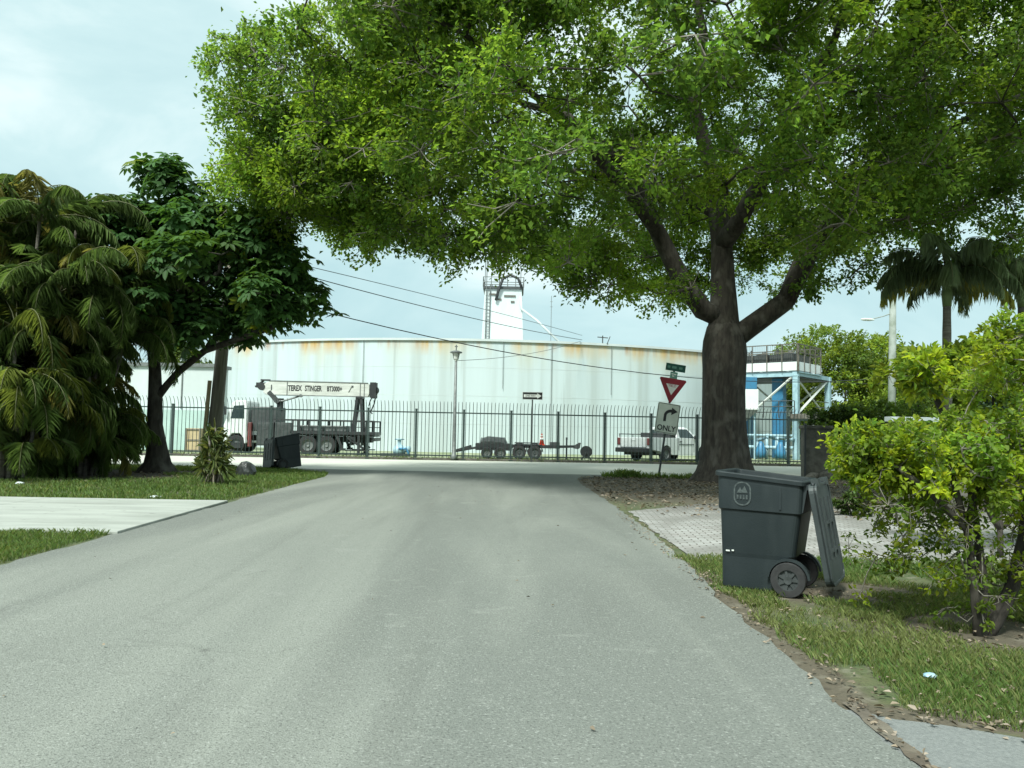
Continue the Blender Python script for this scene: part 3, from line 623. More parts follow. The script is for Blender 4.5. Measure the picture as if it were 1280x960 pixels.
# ================================================================== VEHICLES AND PLANT BEHIND THE FENCE
FACE = Matrix.Rotation(R(90), 4, 'X')           # lettering that faces the street (-Y)
def wheel(parent, c, r, wd, axis='Y', rim=M['steelgrey']):
    t_ = MB(); t_.lathe([(r * .6, -wd / 2), (r * .93, -wd / 2), (r, -wd * .36), (r, wd * .36), (r * .93, wd / 2), (r * .6, wd / 2), (r * .6, -wd / 2)], 28, axis, c, caps=False); w_ = t_.build('wheel', M['rubber'], parent, smooth=False)
    t_ = MB(); t_.lathe([(0, -wd * .3), (r * .2, -wd * .36), (r * .25, -wd * .2), (r * .5, -wd * .22), (r * .62, -wd * .45), (r * .62, wd * .45), (r * .5, wd * .22), (r * .25, wd * .2), (r * .2, wd * .36), (0, wd * .3)], 20, axis, c); t_.build('rim', rim, w_)
    return w_
# ---- boom truck
bt = thing('boom_truck', 'flatbed boom truck with long white crane boom stowed above its bed', 'truck', (-11.3, 44.0, 0), R(1.5))
b = MB(); b.prism([(-4.05, .55), (-4.08, 1.45), (-3.98, 1.75), (-3.72, 2.62), (-3.5, 2.8), (-2.9, 2.82), (-2.84, 2.7), (-2.82, .55), (-2.95, .5), (-3.0, .8), (-3.2, 1.05), (-3.6, 1.05), (-3.82, .8), (-3.88, .5)], -1.15, 1.15); cab_ = b.build('cab', M['white'], bt, bevel=.04)
for s_ in (-1, 1):
    b = MB(); b.prism([(-3.72, 1.85), (-3.56, 2.52), (-3.02, 2.56), (-3.0, 1.85)], s_ * 1.155 - .01, s_ * 1.155 + .01); b.build('side_window', M['glass'], cab_)
    b = MB(); b.box((-3.95, s_ * 1.33, 2.25), (.1, .16, .45)); b.bar((-3.8, s_ * 1.1, 2.4), (-3.95, s_ * 1.33, 2.4), .02); b.build('wing_mirror', M['black'], cab_)
    b = MB(); b.box((-3.35, s_ * 1.18, .42), (.5, .12, .3)); b.build('step', M['black'], cab_)
b = MB(); b.loft([[(-4.0, -1.0, 1.75), (-4.0, 1.0, 1.75), (-3.97, 1.0, 1.78), (-3.97, -1.0, 1.78)], [(-3.76, -.95, 2.58), (-3.76, .95, 2.58), (-3.7, .95, 2.6), (-3.7, -.95, 2.6)]]); b.build('windscreen', M['glass'], cab_)
for s_ in (-1, 1):
    b = MB(); b.box((-4.09, s_ * .85, 1.0), (.05, .3, .2)); b.build('headlight', M['signwhite'], cab_)
b = MB(); b.box((-4.15, 0, .6), (.16, 2.3, .25)); b.build('front_bumper', M['steelgrey'], bt)
b = MB(); b.box((-2.68, -1.02, 1.0), (.17, .3, 1.3)); b.build('red_locker', M['red'], bt, bevel=.03)
b = MB(); b.box((-2.0, 0, 1.85), (1.35, 1.9, 1.3)); b.build('crane_turret', M['darkgrey'], bt, bevel=.05)
b = MB(); b.tube([(-1.4, 0, 2.3), (-1.4, 0, 3.0)], .17, 12); b.build('pedestal', M['darkgrey'], bt)
for k in range(2):
    b = MB(); b.box((-1.85 + k * .95, -1.0, 1.05), (.88, .4, 1.25)); b.box((-1.85 + k * .95, -1.205, 1.05), (.76, .02, 1.1)); b.box((-1.85 + k * .95, -1.22, 1.3), (.16, .02, .05)); b.build('toolbox', M['darkgrey'], bt, bevel=.02)
b = MB(); b.box((.0, 0, .82), (7.4, .9, .3)); b.build('chassis', M['black'], bt)
b = MB(); b.box((1.5, 0, 1.17), (5.0, 2.4, .16)); b.box((1.5, 0, 1.04), (4.9, 2.1, .1)); b.build('flatbed', M['black'], bt)
b = MB()
for s_ in (-1, 1):
    b.beam((-1.7, 1.16 * s_, 1.83), (3.95, 1.16 * s_, 1.83), .05, .07); b.beam((-1.0, 1.16 * s_, 1.5), (3.95, 1.16 * s_, 1.5), .03, .04) if s_ > 0 else None
    for x_ in (-.4, -.1, .45, 1.05, 1.7, 2.3, 2.95, 3.5, 3.93): b.box((x_, 1.16 * s_, 1.5), (.08 if x_ not in (1.05, -.1) else .16, .05, .66))
b.build('stake_rails', M['black'], bt)
b = MB(); b.box((1.1, -.3, 1.4), (2.6, 1.2, .32)); b.build('bed_load', M['steelgrey'], bt, bevel=.04)
bo = MB(); bo.prism([(-2.3, 3.3), (-2.1, 3.17), (3.4, 3.17), (3.48, 3.3), (3.48, 3.85), (3.4, 3.92), (-1.9, 3.96), (-2.3, 3.75)], -.27, .27); boom = bo.build('boom', M['boomwhite'], bt, bevel=.03)
b = MB(); b.beam((-2.0, -.275, 3.95), (3.4, -.275, 3.92), .03, .05); b.beam((-2.0, -.275, 3.17), (3.4, -.275, 3.17), .03, .05)
for x_ in (-1.0, 2.98, 3.2): b.box((x_, -.28, 3.55), (.035, .03, .74))
b.build('boom_edging', M['steelgrey'], boom)
for s_, z_, x_, q_ in (("TEREX", .42, -.58, .60), ("STINGER", .42, .42, .55), ("BT3000+", .38, 1.58, .58)):
    b = MB(); b.text(s_, z_, Matrix.Translation((x_, -.276, 3.555)) @ FACE, sx=q_, bold=.014); b.build('lettering', M['signblack'], boom)
#, Matrix.Translation((-.58, -.276, 3.56)) @ FACE, sx=.60, bold=.006); b.text("STINGER", .40, Matrix.Translation((.42, -.276, 3.56)) @ FACE, sx=.53, bold=.006); b.text("BT3000+", .36, Matrix.Translation((1.58, -.276, 3.55)) @ FACE, sx=.56, bold=.006)
b = MB(); b.box((2.55, -.28, 3.72), (.1, .02, .1)); b.beam((2.5, -.28, 3.68), (2.35, -.28, 3.4), .02, .03); b.build('boom_mark', M['darkgrey'], boom)
b = MB(); b.box((-1.85, -.28, 3.58), (.05, .02, .3)); b.build('boom_mark', M['darkgrey'], boom)
b = MB()
for y_ in (-.16, 0, .16): b.lathe([(0, -.05), (.2, -.05), (.24, -.02), (.24, .02), (.2, .05), (0, .05)], 16, 'Y', (3.72, y_, 3.55))
b.box((3.68, -.26, 3.55), (.34, .05, .85)); b.box((3.68, .26, 3.55), (.34, .05, .85)); b.box((3.7, 0, 3.2), (.25, .4, .2)); b.build('sheave_head', M['black'], bt)
b = MB(); b.tube([(3.62, -.1, 3.2), (3.5, -.1, 2.9), (3.45, -.1, 2.65)], .035, 6); b.tube([(3.8, -.1, 3.15), (3.74, -.1, 2.8), (3.62, -.1, 2.5), (3.55, -.1, 2.35), (3.66, -.1, 2.25)], .04, 6); b.build('hook_line', M['black'], bt)
b = MB(); b.box((-2.45, 0, 3.7), (.5, .5, .28)); b.lathe([(0, -.3), (.2, -.3), (.2, .3), (0, .3)], 14, 'Y', (-2.4, 0, 3.62)); b.bar((-2.75, -.2, 3.6), (-2.3, -.2, 3.95), .06); b.box((-2.2, -.2, 3.98), (.5, .2, .08)); b.build('winch', M['black'], bt)
b = MB(); b.beam((-2.0, -.2, 3.35), (-1.45, -.2, 2.75), .18, .24); b.build('boom_strut', M['darkgrey'], bt)
b = MB(); b.tube([(-1.7, -.2, 2.82), (-1.2, -.2, 2.86), (-.2, -.2, 3.18)], .05, 8); b.bar((-.2, -.2, 3.18), (1.9, -.2, 3.28), .04); b.lathe([(0, -.08), (.09, -.08), (.09, .08), (0, .08)], 10, 'Y', (-.25, -.2, 3.16)); b.build('lift_ram', M['steelgrey'], bt)
b = MB()
for y_ in (-.4, .4): b.beam((2.85, y_, 3.18), (2.55, y_, .5), .1, .12); b.beam((3.05, y_, 3.18), (3.2, y_, .5), .1, .12)
b.box((2.95, 0, 3.12), (.35, .95, .1)); b.build('boom_rest', M['black'], bt)
b = MB()
for y_ in (-1.1, 1.1):
    b.beam((1.9, y_, 1.1), (2.25, y_, .35), .12, .14); b.box((2.28, y_, .3), (.3, .22, .12)); b.beam((2.5, y_, .95), (3.4, y_, .35), .1, .12); b.box((3.12, y_, .62), (.14, .14, 1.25)); b.box((3.12, y_, .06), (.4, .4, .06)); b.beam((2.4, y_, .25), (3.7, y_, .25), .06, .06)
b.box((2.8, 0, .85), (.3, 2.3, .25)); b.build('outriggers', M['black'], bt)
for x_, r_ in ((-3.4, .48), (.4, .5), (1.4, .5)):
    for s_ in (-1, 1): wheel(bt, (x_, s_ * .98, r_), r_, .32)
b = MB(); b.box((3.95, 0, .85), (.1, 2.3, .18)); b.build('rear_bumper', M['black'], bt)
# ---- pickup
pk = thing('pickup_truck', 'white pickup truck parked at an angle behind the fence, its tailgate towards the street', 'pickup truck', (8.48, 43.55, 0), R(45))
pk.scale = (1.05, 1.05, 1.06)
def arch(cx, r, z, n=9): return [(cx + r * math.cos(a), z + r * math.sin(a)) for a in np.linspace(0, math.pi, n)]
prof = [(-2.88, .62), (-2.9, 1.18), (-.55, 1.18), (-.55, 1.2), (1.45, 1.15), (2.6, 1.08), (2.84, .98), (2.9, .5), (2.3, .42)] + arch(1.85, .44, .38) + [(1.38, .34), (-1.0, .34)] + arch(-1.47, .44, .38) + [(-1.95, .5)]
b = MB(); b.prism(prof, -.98, .98); body = b.build('body', M['white'], pk, bevel=.04)
b = MB(); q = lambda x0_, x1_, w1, z: [(x0_, -w1, z), (x1_, -w1, z), (x1_, w1, z), (x0_, w1, z)]
b.loft([q(-.52, 1.5, .95, 1.14), q(-.40, .62, .78, 1.68), q(-.30, .50, .70, 1.72)]); cab = b.build('cab', M['white'], pk, bevel=.03)
for s_ in (-1, 1):
    b = MB(); k_ = lambda x_, z: (x_, s_ * (.957 - (z - 1.14) * .315), z)
    b.loft([[k_(-.28, 1.18), k_(1.12, 1.18), k_(.56, 1.62), k_(-.24, 1.62)], [tuple(np.add(k_(-.28, 1.18), (0, s_ * .012, 0))), tuple(np.add(k_(1.12, 1.18), (0, s_ * .012, 0))), tuple(np.add(k_(.56, 1.62), (0, s_ * .012, 0))), tuple(np.add(k_(-.24, 1.62), (0, s_ * .012, 0)))]]); b.build('side_window', M['glass'], cab)
    b = MB(); b.box((.28, s_ * .992, .86), (1.35, .012, .03)); b.box((-.42, s_ * .99, .86), (.014, .012, .6)); b.box((.98, s_ * .99, .8), (.014, .012, .68)); b.box((-.25, s_ * 1.0, 1.0), (.16, .03, .05)); b.build('door_trim', M['darkgrey'], body)
    b = MB(); b.box((1.0, s_ * 1.1, 1.22), (.12, .2, .18)); b.build('wing_mirror', M['black'], cab, bevel=.03)
    b = MB(); b.box((-2.87, s_ * .9, .98), (.12, .18, .34)); b.build('tail_light', M['red'], body, bevel=.02)
b = MB(); b.loft([[(-.535, -.72, 1.24), (-.535, .72, 1.24), (-.44, .68, 1.58), (-.44, -.68, 1.58)], [(-.55, -.72, 1.24), (-.55, .72, 1.24), (-.455, .68, 1.58), (-.455, -.68, 1.58)]]); b.build('rear_window', M['glass'], cab)
b = MB(); b.loft([[(1.5, -.86, 1.19), (1.5, .86, 1.19), (.66, .72, 1.66), (.66, -.72, 1.66)], [(1.515, -.86, 1.20), (1.515, .86, 1.20), (.675, .72, 1.67), (.675, -.72, 1.67)]]); b.build('windscreen', M['glass'], cab)
b = MB(); b.box((-2.915, 0, .93), (.04, 1.56, .46)); b.box((-2.94, 0, 1.05), (.03, .3, .08)); b.build('tailgate', M['white'], body, bevel=.015)
b = MB(); b.box((-3.0, 0, .56), (.22, 1.94, .22)); b.build('rear_bumper', M['black'], pk, bevel=.03)
b = MB()
for s_ in (-1, 1):
    b.bar((-2.85, s_ * .92, 1.33), (-.6, s_ * .92, 1.33), .025)
    for x_ in (-2.8, -1.7, -.65): b.bar((x_, s_ * .92, 1.16), (x_, s_ * .92, 1.33), .022)
b.bar((-2.85, -.92, 1.33), (-2.85, .92, 1.33), .025); b.build('bed_rail', M['black'], pk)
b = MB(); b.box((-.85, 0, 1.3), (.45, 1.8, .24)); b.build('bed_toolbox', M['black'], pk, bevel=.02)
b = MB(); b.box((-.3, 0, .42), (5.0, 1.3, .2)); b.build('underbody', M['black'], pk)
for x_ in (-1.47, 1.85):
    for s_ in (-1, 1): wheel(pk, (x_, s_ * .86, .38), .38, .24)
# ---- trailers
t1 = thing('flat_trailer', 'dark low trailer with a heap under a black tarpaulin, left of its twin-axle neighbour', 'trailer', (-1.5, 42.4, 0), R(1))
b = MB(); b.beam((-1.55, 0, .32), (-.6, -.4, .62), .09, .12); b.beam((-1.55, 0, .32), (-.6, .4, .62), .09, .12); b.beam((-1.6, 0, .3), (-.3, 0, .55), .2, .12); b.build('drawbar', M['black'], t1)
b = MB(); b.box((.6, 0, .5), (1.9, 1.7, .14))
for y_ in (-.84, .84): b.box((.6, y_, .66), (1.9, .05, .24))
b.build('bed', M['black'], t1)
b = MB(); rr = random.Random(5); rings = []
for x_, h_, wd_ in ((-.2, .1, .55), (-.05, .5, .7), (.3, .56, .75), (.8, .55, .76), (1.15, .5, .74), (1.4, .1, .6)):
    rings.append([(x_ + rr.uniform(-.04, .04), y_ * wd_, .58 + max(0, h_ * z_ + rr.uniform(-.03, .03))) for y_, z_ in ((-1, 0), (-.95, .55), (-.6, .95), (-.2, 1), (.2, 1), (.6, .95), (.95, .55), (1, 0))])
b.loft(rings); b.build('tarpaulin', M['bag'], t1)
for s_ in (-1, 1): wheel(t1, (.25, s_ * .92, .3), .3, .2); wheel(t1, (.95, s_ * .92, .3), .3, .2)
t2 = thing('equipment_trailer', 'dark twin-axle trailer with round mudguards and a long drawbar, an orange cone on it', 'trailer', (1.6, 42.5, 0), R(-1))
for x_ in (-1.15, -.35):
    for s_ in (-1, 1): wheel(t2, (x_, s_ * .85, .36), .36, .22, rim=M['darkgrey'])
for s_ in (-1, 1):
    b = MB()
    for x_ in (-1.15, -.35):
        b.prism([(x_ + .45 * math.cos(a), .38 + .45 * math.sin(a)) for a in np.linspace(0, math.pi, 12)] + [(x_ + .42 * math.cos(a), .38 + .42 * math.sin(a)) for a in np.linspace(math.pi, 0, 12)], s_ * .85 - .14, s_ * .85 + .14)
    b.box((-.75, s_ * .85, .84), (1.3, .3, .03)); b.build('mudguard', M['black'], t2)
b = MB()
for y_ in (-.55, .55): b.box((-.3, y_, .66), (2.5, .1, .16))
for x_ in (-1.4, -.7, 0, .7): b.box((x_, 0, .66), (.1, 1.1, .12))
b.box((-.7, 0, .75), (1.4, 1.2, .05)); b.beam((.7, -.55, .66), (1.75, 0, .7), .09, .13); b.beam((.7, .55, .66), (1.75, 0, .7), .09, .13); b.build('frame', M['black'], t2)
b = MB(); b.bar((1.35, -.1, .05), (1.35, -.1, 1.05), .05); b.box((1.35, -.1, .03), (.2, .2, .04)); b.box((1.35, -.1, 1.1), (.1, .1, .14)); b.build('jack', M['black'], t2)
b = MB(); b.prism([(1.7, .6), (1.75, .75), (2.0, .9), (2.1, .9), (2.05, .62), (1.95, .56)], -.09, .09); b.build('coupling', M['darkgrey'], t2)
b = MB(); b.box((.7, -.2, .82), (.5, .35, .2)); b.build('battery_box', M['darkgrey'], t2, bevel=.02)
cn_ = thing('traffic_cone', 'orange traffic cone standing on the twin-axle trailer', 'traffic cone', (1.62, 42.1, .745), R(10))
cn_.scale = (.85, .85, .85); b = MB(); b.box((0, 0, .02), (.4, .4, .04)); b.build('base', M['cone'], cn_)
b = MB(); b.lathe([(.16, .04), (.04, .70), (.03, .72), (0, .72)], 20); b.build('cone_body', M['cone'], cn_, smooth=True)
b = MB(); b.lathe([(.118, .30), (.090, .46)], 20); b.lathe([(.078, .52), (.063, .60)], 20); b.build('band', M['signwhite'], cn_, smooth=True)
pu = thing('pump', 'small blue-grey pump on a flat skid behind the fence left of the street lamp', 'pump', (-6.0, 42.5, 0))
b = MB(); b.box((-.1, 0, .08), (1.5, .7, .14)); b.build('skid', M['darkgrey'], pu)
b = MB(); b.lathe([(0, .14), (.32, .14), (.34, .4), (.24, .55), (.1, .62), (.1, .85), (.14, .87), (.14, .93), (0, .95)], 16, c=(.1, 0, 0)); b.lathe([(0, -.35), (.16, -.35), (.16, .35), (0, .35)], 14, 'X', (.35, 0, .38)); b.build('casing', M['paleblue'], pu, smooth=True)
b = MB(); b.tube([(.1, -.3, .4), (.5, -.32, .42), (.62, -.3, .2), (.62, -.3, .1)], .06, 8); b.bar((-.15, 0, .9), (.35, 0, .9), .025); b.build('pipe', M['blue'], pu, smooth=True)
ub = thing('hose_reel', 'small dark reel-shaped object half hidden by a fence post right of the twin-axle trailer', 'reel', (3.95, 42.0, 0))
b = MB(); b.lathe([(0, -.2), (.3, -.2), (.3, -.16), (.17, -.15), (.17, .15), (.3, .16), (.3, .2), (0, .2)], 18, 'Y', (0, 0, .45)); b.build('drum', M['black'], ub)
for s_ in (-1, 1):
    b = MB(); b.beam((-.25, s_ * .24, 0), (0, s_ * .24, .45), .04, .05); b.beam((.25, s_ * .24, 0), (0, s_ * .24, .45), .04, .05)
    b.build('stand', M['darkgrey'], ub)

# ================================================================== STREET FURNITURE
lp = thing('street_lamp', 'grey tapered street lamp post with a lantern head in front of the fence', 'street lamp', (-2.69, 38.0, 0))
b = MB(); b.lathe([(.14, 0), (.14, .25), (.10, .3), (.085, 1.5), (.06, 4.75), (0, 4.76)], 14); b.build('pole', M['steelgrey'], lp, smooth=True)
b = MB(); b.lathe([(.07, 4.72), (.10, 4.8), (.13, 4.82), (.19, 5.1), (0, 5.1)], 14); b.build('lantern', M['signwhite'], lp, smooth=False)
b = MB(); b.lathe([(.2, 5.09), (.29, 5.11), (.29, 5.16), (.15, 5.22), (0, 5.24)], 14); b.bar((0, 0, 5.2), (0, 0, 5.5), .03); b.box((0, 0, 5.42), (.14, .05, .05)); b.build('cap', M['steelgrey'], lp)
b = MB()
for k in range(4): a = k * math.pi / 2 + .78; b.bar((.14 * math.cos(a), .14 * math.sin(a), 4.8), (.20 * math.cos(a), .20 * math.sin(a), 5.1), .012, 4)
b.build('lantern_ribs', M['darkgrey'], lp)
ow = thing('one_way_sign', 'black sign with a white right-pointing arrow on a thin post before the fence', 'sign', (.98, 37.75, 0))
b = MB(); b.box((0, 0, 1.5), (.065, .05, 3.0)); b.build('post', M['darkgrey'], ow)
b = MB(); b.box((0, -.045, 3.12), (.95, .02, .36)); bo_ = b.build('board', M['signblack'], ow)
b = MB(); b.prism([(-.41, 3.055), (-.41, 3.185), (.22, 3.185), (.22, 3.25), (.42, 3.12), (.22, 2.99), (.22, 3.055)], -.0625, -.058); b.build('arrow', M['signwhite'], bo_)
b = MB(); b.text("ONE WAY", .13, Matrix.Translation((-.10, -.0640, 3.12)) @ FACE, bold=.002, sx=.8); b.build('lettering', M['signblack'], bo_)
b = MB()
for x0_, z0_, l_, h_ in ((0, 3.292, .93, .012), (0, 2.948, .93, .012)): b.box((x0_, -.0575, z0_), (l_, .004, h_))
for x0_ in (-.465, .465): b.box((x0_, -.0575, 3.12), (.012, .004, .33))
b.build('border', M['signwhite'], bo_)

ys = thing('yield_sign', 'leaning sign post with green street plates, red yield triangle and right turn only board', 'sign', (4.85, 26.3, 0), rot=(0, R(8.0), R(4)))
b = MB(); b.box((0, 0, 1.75), (.06, .05, 3.6)); b.build('post', M['darkgrey'], ys)
b = MB()
def rrect(cx, cz, w_, h_, r_, n=5):
    out = []
    for sx_, sz_, a0 in ((1, 1, 0), (-1, 1, 90), (-1, -1, 180), (1, -1, 270)):
        out += [(cx + sx_ * (w_ / 2 - r_) + r_ * math.cos(R(a0 + 90 * i / n)), cz + sz_ * (h_ / 2 - r_) + r_ * math.sin(R(a0 + 90 * i / n))) for i in range(n + 1)]
    return out
b.prism(rrect(0, 1.96, .76, 1.0, .05), -.05, -.035); ob = b.build('turn_board', M['signgrey'], ys)
b = MB()
o_ = rrect(0, 1.96, .72, .96, .04); i_ = rrect(0, 1.96, .69, .93, .03)
b.add([(x_, -.053, z) for x_, z in o_] + [(x_, -.053, z) for x_, z in i_], [(k, (k + 1) % len(o_), len(o_) + (k + 1) % len(o_), len(o_) + k) for k in range(len(o_))]); b.build('board_border', M['signblack'], ob)
b = MB(); n_ = 10; out = [(.10 + .24 * math.cos(a) , 2.05 + .22 * math.sin(a)) for a in np.linspace(math.pi, math.pi / 2, n_)]; inn = [(.10 + .15 * math.cos(a), 2.05 + .12 * math.sin(a)) for a in np.linspace(math.pi / 2, math.pi, n_)]
b.prism([(-.14, 1.86)] + out + [(.10, 2.34), (.30, 2.22), (.10, 2.09)] + inn + [(-.05, 1.86)], -.056, -.0515); b.build('turn_arrow', M['signblack'], ob)
b = MB(); b.text("ONLY", .25, Matrix.Translation((0, -.053, 1.63)) @ FACE, bold=.007, sx=.92); b.build('lettering', M['signblack'], ob)
b = MB(); b.prism([(-.45, 3.24), (-.42, 3.29), (.42, 3.29), (.45, 3.24), (.03, 2.49), (-.03, 2.49)], -.05, -.035); yt = b.build('yield_triangle', M['signred'], ys)
b = MB(); b.prism([(-.215, 3.10), (.215, 3.10), (0, 2.74)], -.054, -.0515); b.build('white_centre', M['signwhite'], yt)
b = MB(); b.text("YIELD", .115, Matrix.Translation((0, -.0560, 3.045)) @ FACE, bold=.001, sx=.9); b.build('lettering', M['signred'], yt)
b = MB(); b.box((.0, -.04, 3.40), (.24, .02, .22)); sp = b.build('number_plate', M['signpale'], ys)
b = MB()
for x_, z in ((-.05, 3.44), (.04, 3.43), (-.02, 3.37)): b.box((x_, -.0515, z), (.07, .004, .03))
b.build('plate_marks', M['signwhite'], sp)
b = MB(); b.box((.03, -.03, 3.66), (.66, .02, .24)); sp = b.build('street_plate', M['signgreen'], ys)
b = MB()
for x_, l_ in ((-.2, .09), (-.02, .15), (.2, .11)): b.box((x_, -.0415, 3.66), (l_, .004, .075))
b.build('plate_marks', M['signpale'], sp)

up = thing('utility_pole', 'slanting weathered wooden utility pole rising through the dark umbrella tree', 'utility pole', (-9.9, 26.6, 0), rot=(0, R(3.0), 0))
b = MB(); b.lathe([(.23, -.2), (.22, 1), (.18, 7.4), (0, 7.42)], 16); b.build('pole', M['wood'], up, smooth=True)
b = MB(); b.tube([(-.28, -.12, -.1), (-.27, -.12, 2.9)], .07, 8); b.build('conduit', M['tan'], up)
cp = thing('concrete_pole', 'pale concrete utility pole with a cobra head lamp rising behind the right hand hedge', 'utility pole', (21.35, 45.0, 0), rot=(0, R(1.0), 0))
b = MB(); b.lathe([(.24, 0), (.2, 5), (.17, 10.0), (0, 10.02)], 14); b.build('pole', M['cpole'], cp, smooth=True)
b = MB(); b.tube([(.1, 0, 8.6), (-.5, 0, 8.35), (-1.2, 0, 8.15)], .03, 6); b.build('lamp_arm', M['cpole'], cp)
b = MB(); b.loft([[(-1.05 - .75 * t_, y_ * (.13 if 0 < t_ < 1 else .05), 8.12 + z_ * (.07 if 0 < t_ < 1 else .03)) for y_, z_ in ((-1, 0), (-.6, 1), (.6, 1), (1, 0), (.6, -1), (-.6, -1))] for t_ in (0, .3, .75, 1)]); b.build('lamp_head', M['signwhite'], cp)
def wire(label, a, c, sag, r=.012):
    a = Vector(a); c = Vector(c); n_ = 24; pts = [a.lerp(c, i / n_) - Vector((0, 0, sag * 4 * (i / n_) * (1 - i / n_))) for i in range(n_ + 1)]
    b_ = MB(); b_.tube(pts, r, 4); return tag(b_.build('overhead_cable', M['black'], smooth=True), label, 'cable', 'overhead cables')
wire('thick low cable sagging from the wooden pole across the white tank to the concrete pole', (-9.62, 26.5, 6.1), (21.42, 45, 4.9), 1.35, .018)
wire('upper of two thin cables dropping from the wooden pole to the tank rim', (-9.52, 26.4, 7.35), (4.6, 52.9, 7.9), -.1, .014)
wire('lower of two thin cables dropping from the wooden pole to the tank rim', (-9.54, 26.4, 7.15), (4.6, 52.9, 7.6), .25, .018)
wire('faint short cable rising from the street lamp head to the tank rim', (-2.6, 38, 4.75), (4.5, 52.8, 7.5), .25, .012)
wire('thin cable crossing the blue platform to the right', (17.0, 49.5, 5.0), (40, 56, 6.5), .6, .014)

# ================================================================== WHEELED BINS
def make_bin(label):
    root = thing('wheeled_bin', label, 'rubbish bin')
    def ring(x0_, x1_, hw, z, r_=.05, tilt=0.0):
        pts = []
        for sx_, sy_, a0 in ((1, 1, 0), (0, 1, 90), (0, 0, 180), (1, 0, 270)):
            cx = (x1_ - r_) if sx_ else (x0_ + r_); cy = (hw - r_) if sy_ else (-hw + r_)
            for i in range(5): an = R(a0 + 22.5 * i); px_ = cx + r_ * math.cos(an); pts.append((px_, cy + r_ * math.sin(an), z - tilt * (px_ + .38)))
        return pts
    tl = .085
    b = MB(); b.loft([ring(-.355, .17, .25, .02), ring(-.365, .185, .26, .04), ring(-.366, .20, .265, .31), ring(-.367, .285, .27, .345), ring(-.372, .335, .30, .715), ring(-.374, .338, .302, .73, tilt=.02),
        ring(-.388, .352, .318, .745, tilt=.02), ring(-.39, .365, .325, 1.0, tilt=tl), ring(-.39, .365, .325, 1.035, tilt=tl), ring(-.41, .385, .345, 1.04, tilt=tl), ring(-.412, .387, .347, 1.075, tilt=tl), ring(-.40, .375, .335, 1.085, tilt=tl),
        ring(-.37, .345, .305, 1.08, tilt=tl), ring(-.362, .335, .297, 1.0, tilt=tl), ring(-.34, .25, .25, .36), ring(-.33, .15, .24, .10)])
    body = b.build('body', M['bin'], root, smooth=False, bevel=.006)
    for s_ in (-1, 1):
        b = MB(); b.prism([(.235 + .185 * math.cos(a), .15 + .185 * math.sin(a)) for a in np.linspace(R(5), R(175), 14)] + [(.235 + .165 * math.cos(a), .15 + .165 * math.sin(a)) for a in np.linspace(R(175), R(5), 14)], s_ * .262, s_ * .315); b.build('wheel_arch', M['bin'], body)
        t_ = MB(); t_.lathe([(.09, -.035), (.145, -.035), (.152, -.02), (.152, .02), (.145, .035), (.09, .035), (.09, -.035)], 28, 'Y', (.235, s_ * .30, .152), caps=False); w_ = t_.build('wheel', M['rubber'], root)
        t_ = MB(); t_.lathe([(.0, -.03), (.035, -.034), (.035, .034), (0, .03)], 14, 'Y', (.235, s_ * .30, .152)); t_.lathe([(.085, -.03), (.1, -.03), (.1, .03), (.085, .03), (.085, -.03)], 24, 'Y', (.235, s_ * .30, .152), caps=False); t_.lathe([(0, -.012), (.09, -.012), (.09, .012), (0, .012)], 24, 'Y', (.235, s_ * .30, .152))
        for k in range(7):
            a = k * 2 * math.pi / 7; t_.beam((.235 + .03 * math.cos(a), s_ * .30, .152 + .03 * math.sin(a)), (.235 + .09 * math.cos(a), s_ * .30, .152 + .09 * math.sin(a)), .05, .022)
        t_.build('rim', M['darkgrey'], w_)
        b = MB(); b.prism([(.33, .75), (.36, .98), (.44, 1.0), (.45, .97), (.39, .94), (.355, .74)], s_ * .27 - .02, s_ * .27 + .02); b.build('handle_bracket', M['bin'], body)
        b = MB(); b.box((.17, s_ * .322, .86), (.016, .014, .2)); b.build('moulded_rib', M['bin'], body)
    b = MB(); b.bar((.235, -.3, .152), (.235, .3, .152), .014); b.build('axle', M['darkgrey'], root)
    b = MB(); b.bar((.44, -.31, .99), (.44, .31, .99), .018, 10); b.build('handle', M['bin'], root, smooth=True)
    # printed emblem on the near side: rounded ring, peaks and a band of strokes
    b = MB(); m_ = Matrix.Translation((-.16, -.327, .885)) @ FACE; b.x = m_
    ro = rrect(0, 0, .155, .215, .07); ri = rrect(0, 0, .128, .188, .058); n_ = len(ro)
    b.add([(x_, z, 0) for x_, z in ro] + [(x_, z, 0) for x_, z in ri], [(k, (k + 1) % n_, n_ + (k + 1) % n_, n_ + k) for k in range(n_)])
    b.prism([(-.05, .005), (-.02, .06), (-.005, .03), (.02, .07), (.05, .005)], -.001, .001, 'XY')
    for k in range(4): b.prism([(-.05 + k * .027, -.05), (-.05 + k * .027, -.012), (-.034 + k * .027, -.012), (-.034 + k * .027, -.05)], -.001, .001, 'XY')
    b.build('emblem', M['emblem'], body)
    b = MB(); b.box((-.30, -.284, .36), (.035, .006, .012)); b.box((-.255, -.284, .365), (.02, .006, .012)); b.build('scuff_mark', M['signwhite'], body)
    # lid hanging open behind, hinged on the handle
    b = MB(); h_ = Vector((.45, 0, 1.0)); e_ = Vector((.60, 0, .13)); d_ = (e_ - h_); L_ = d_.length; ang = math.atan2(-d_.z, d_.x)
    b.x = Matrix.Translation(h_) @ Matrix.Rotation(ang, 4, 'Y')
    b.prism(rrect(L_ / 2, 0, L_, .70, .08), -.012, .012, 'XY')
    o2 = rrect(L_ / 2, 0, L_, .70, .08); i2 = rrect(L_ / 2, 0, L_ - .05, .65, .06); n_ = len(o2)
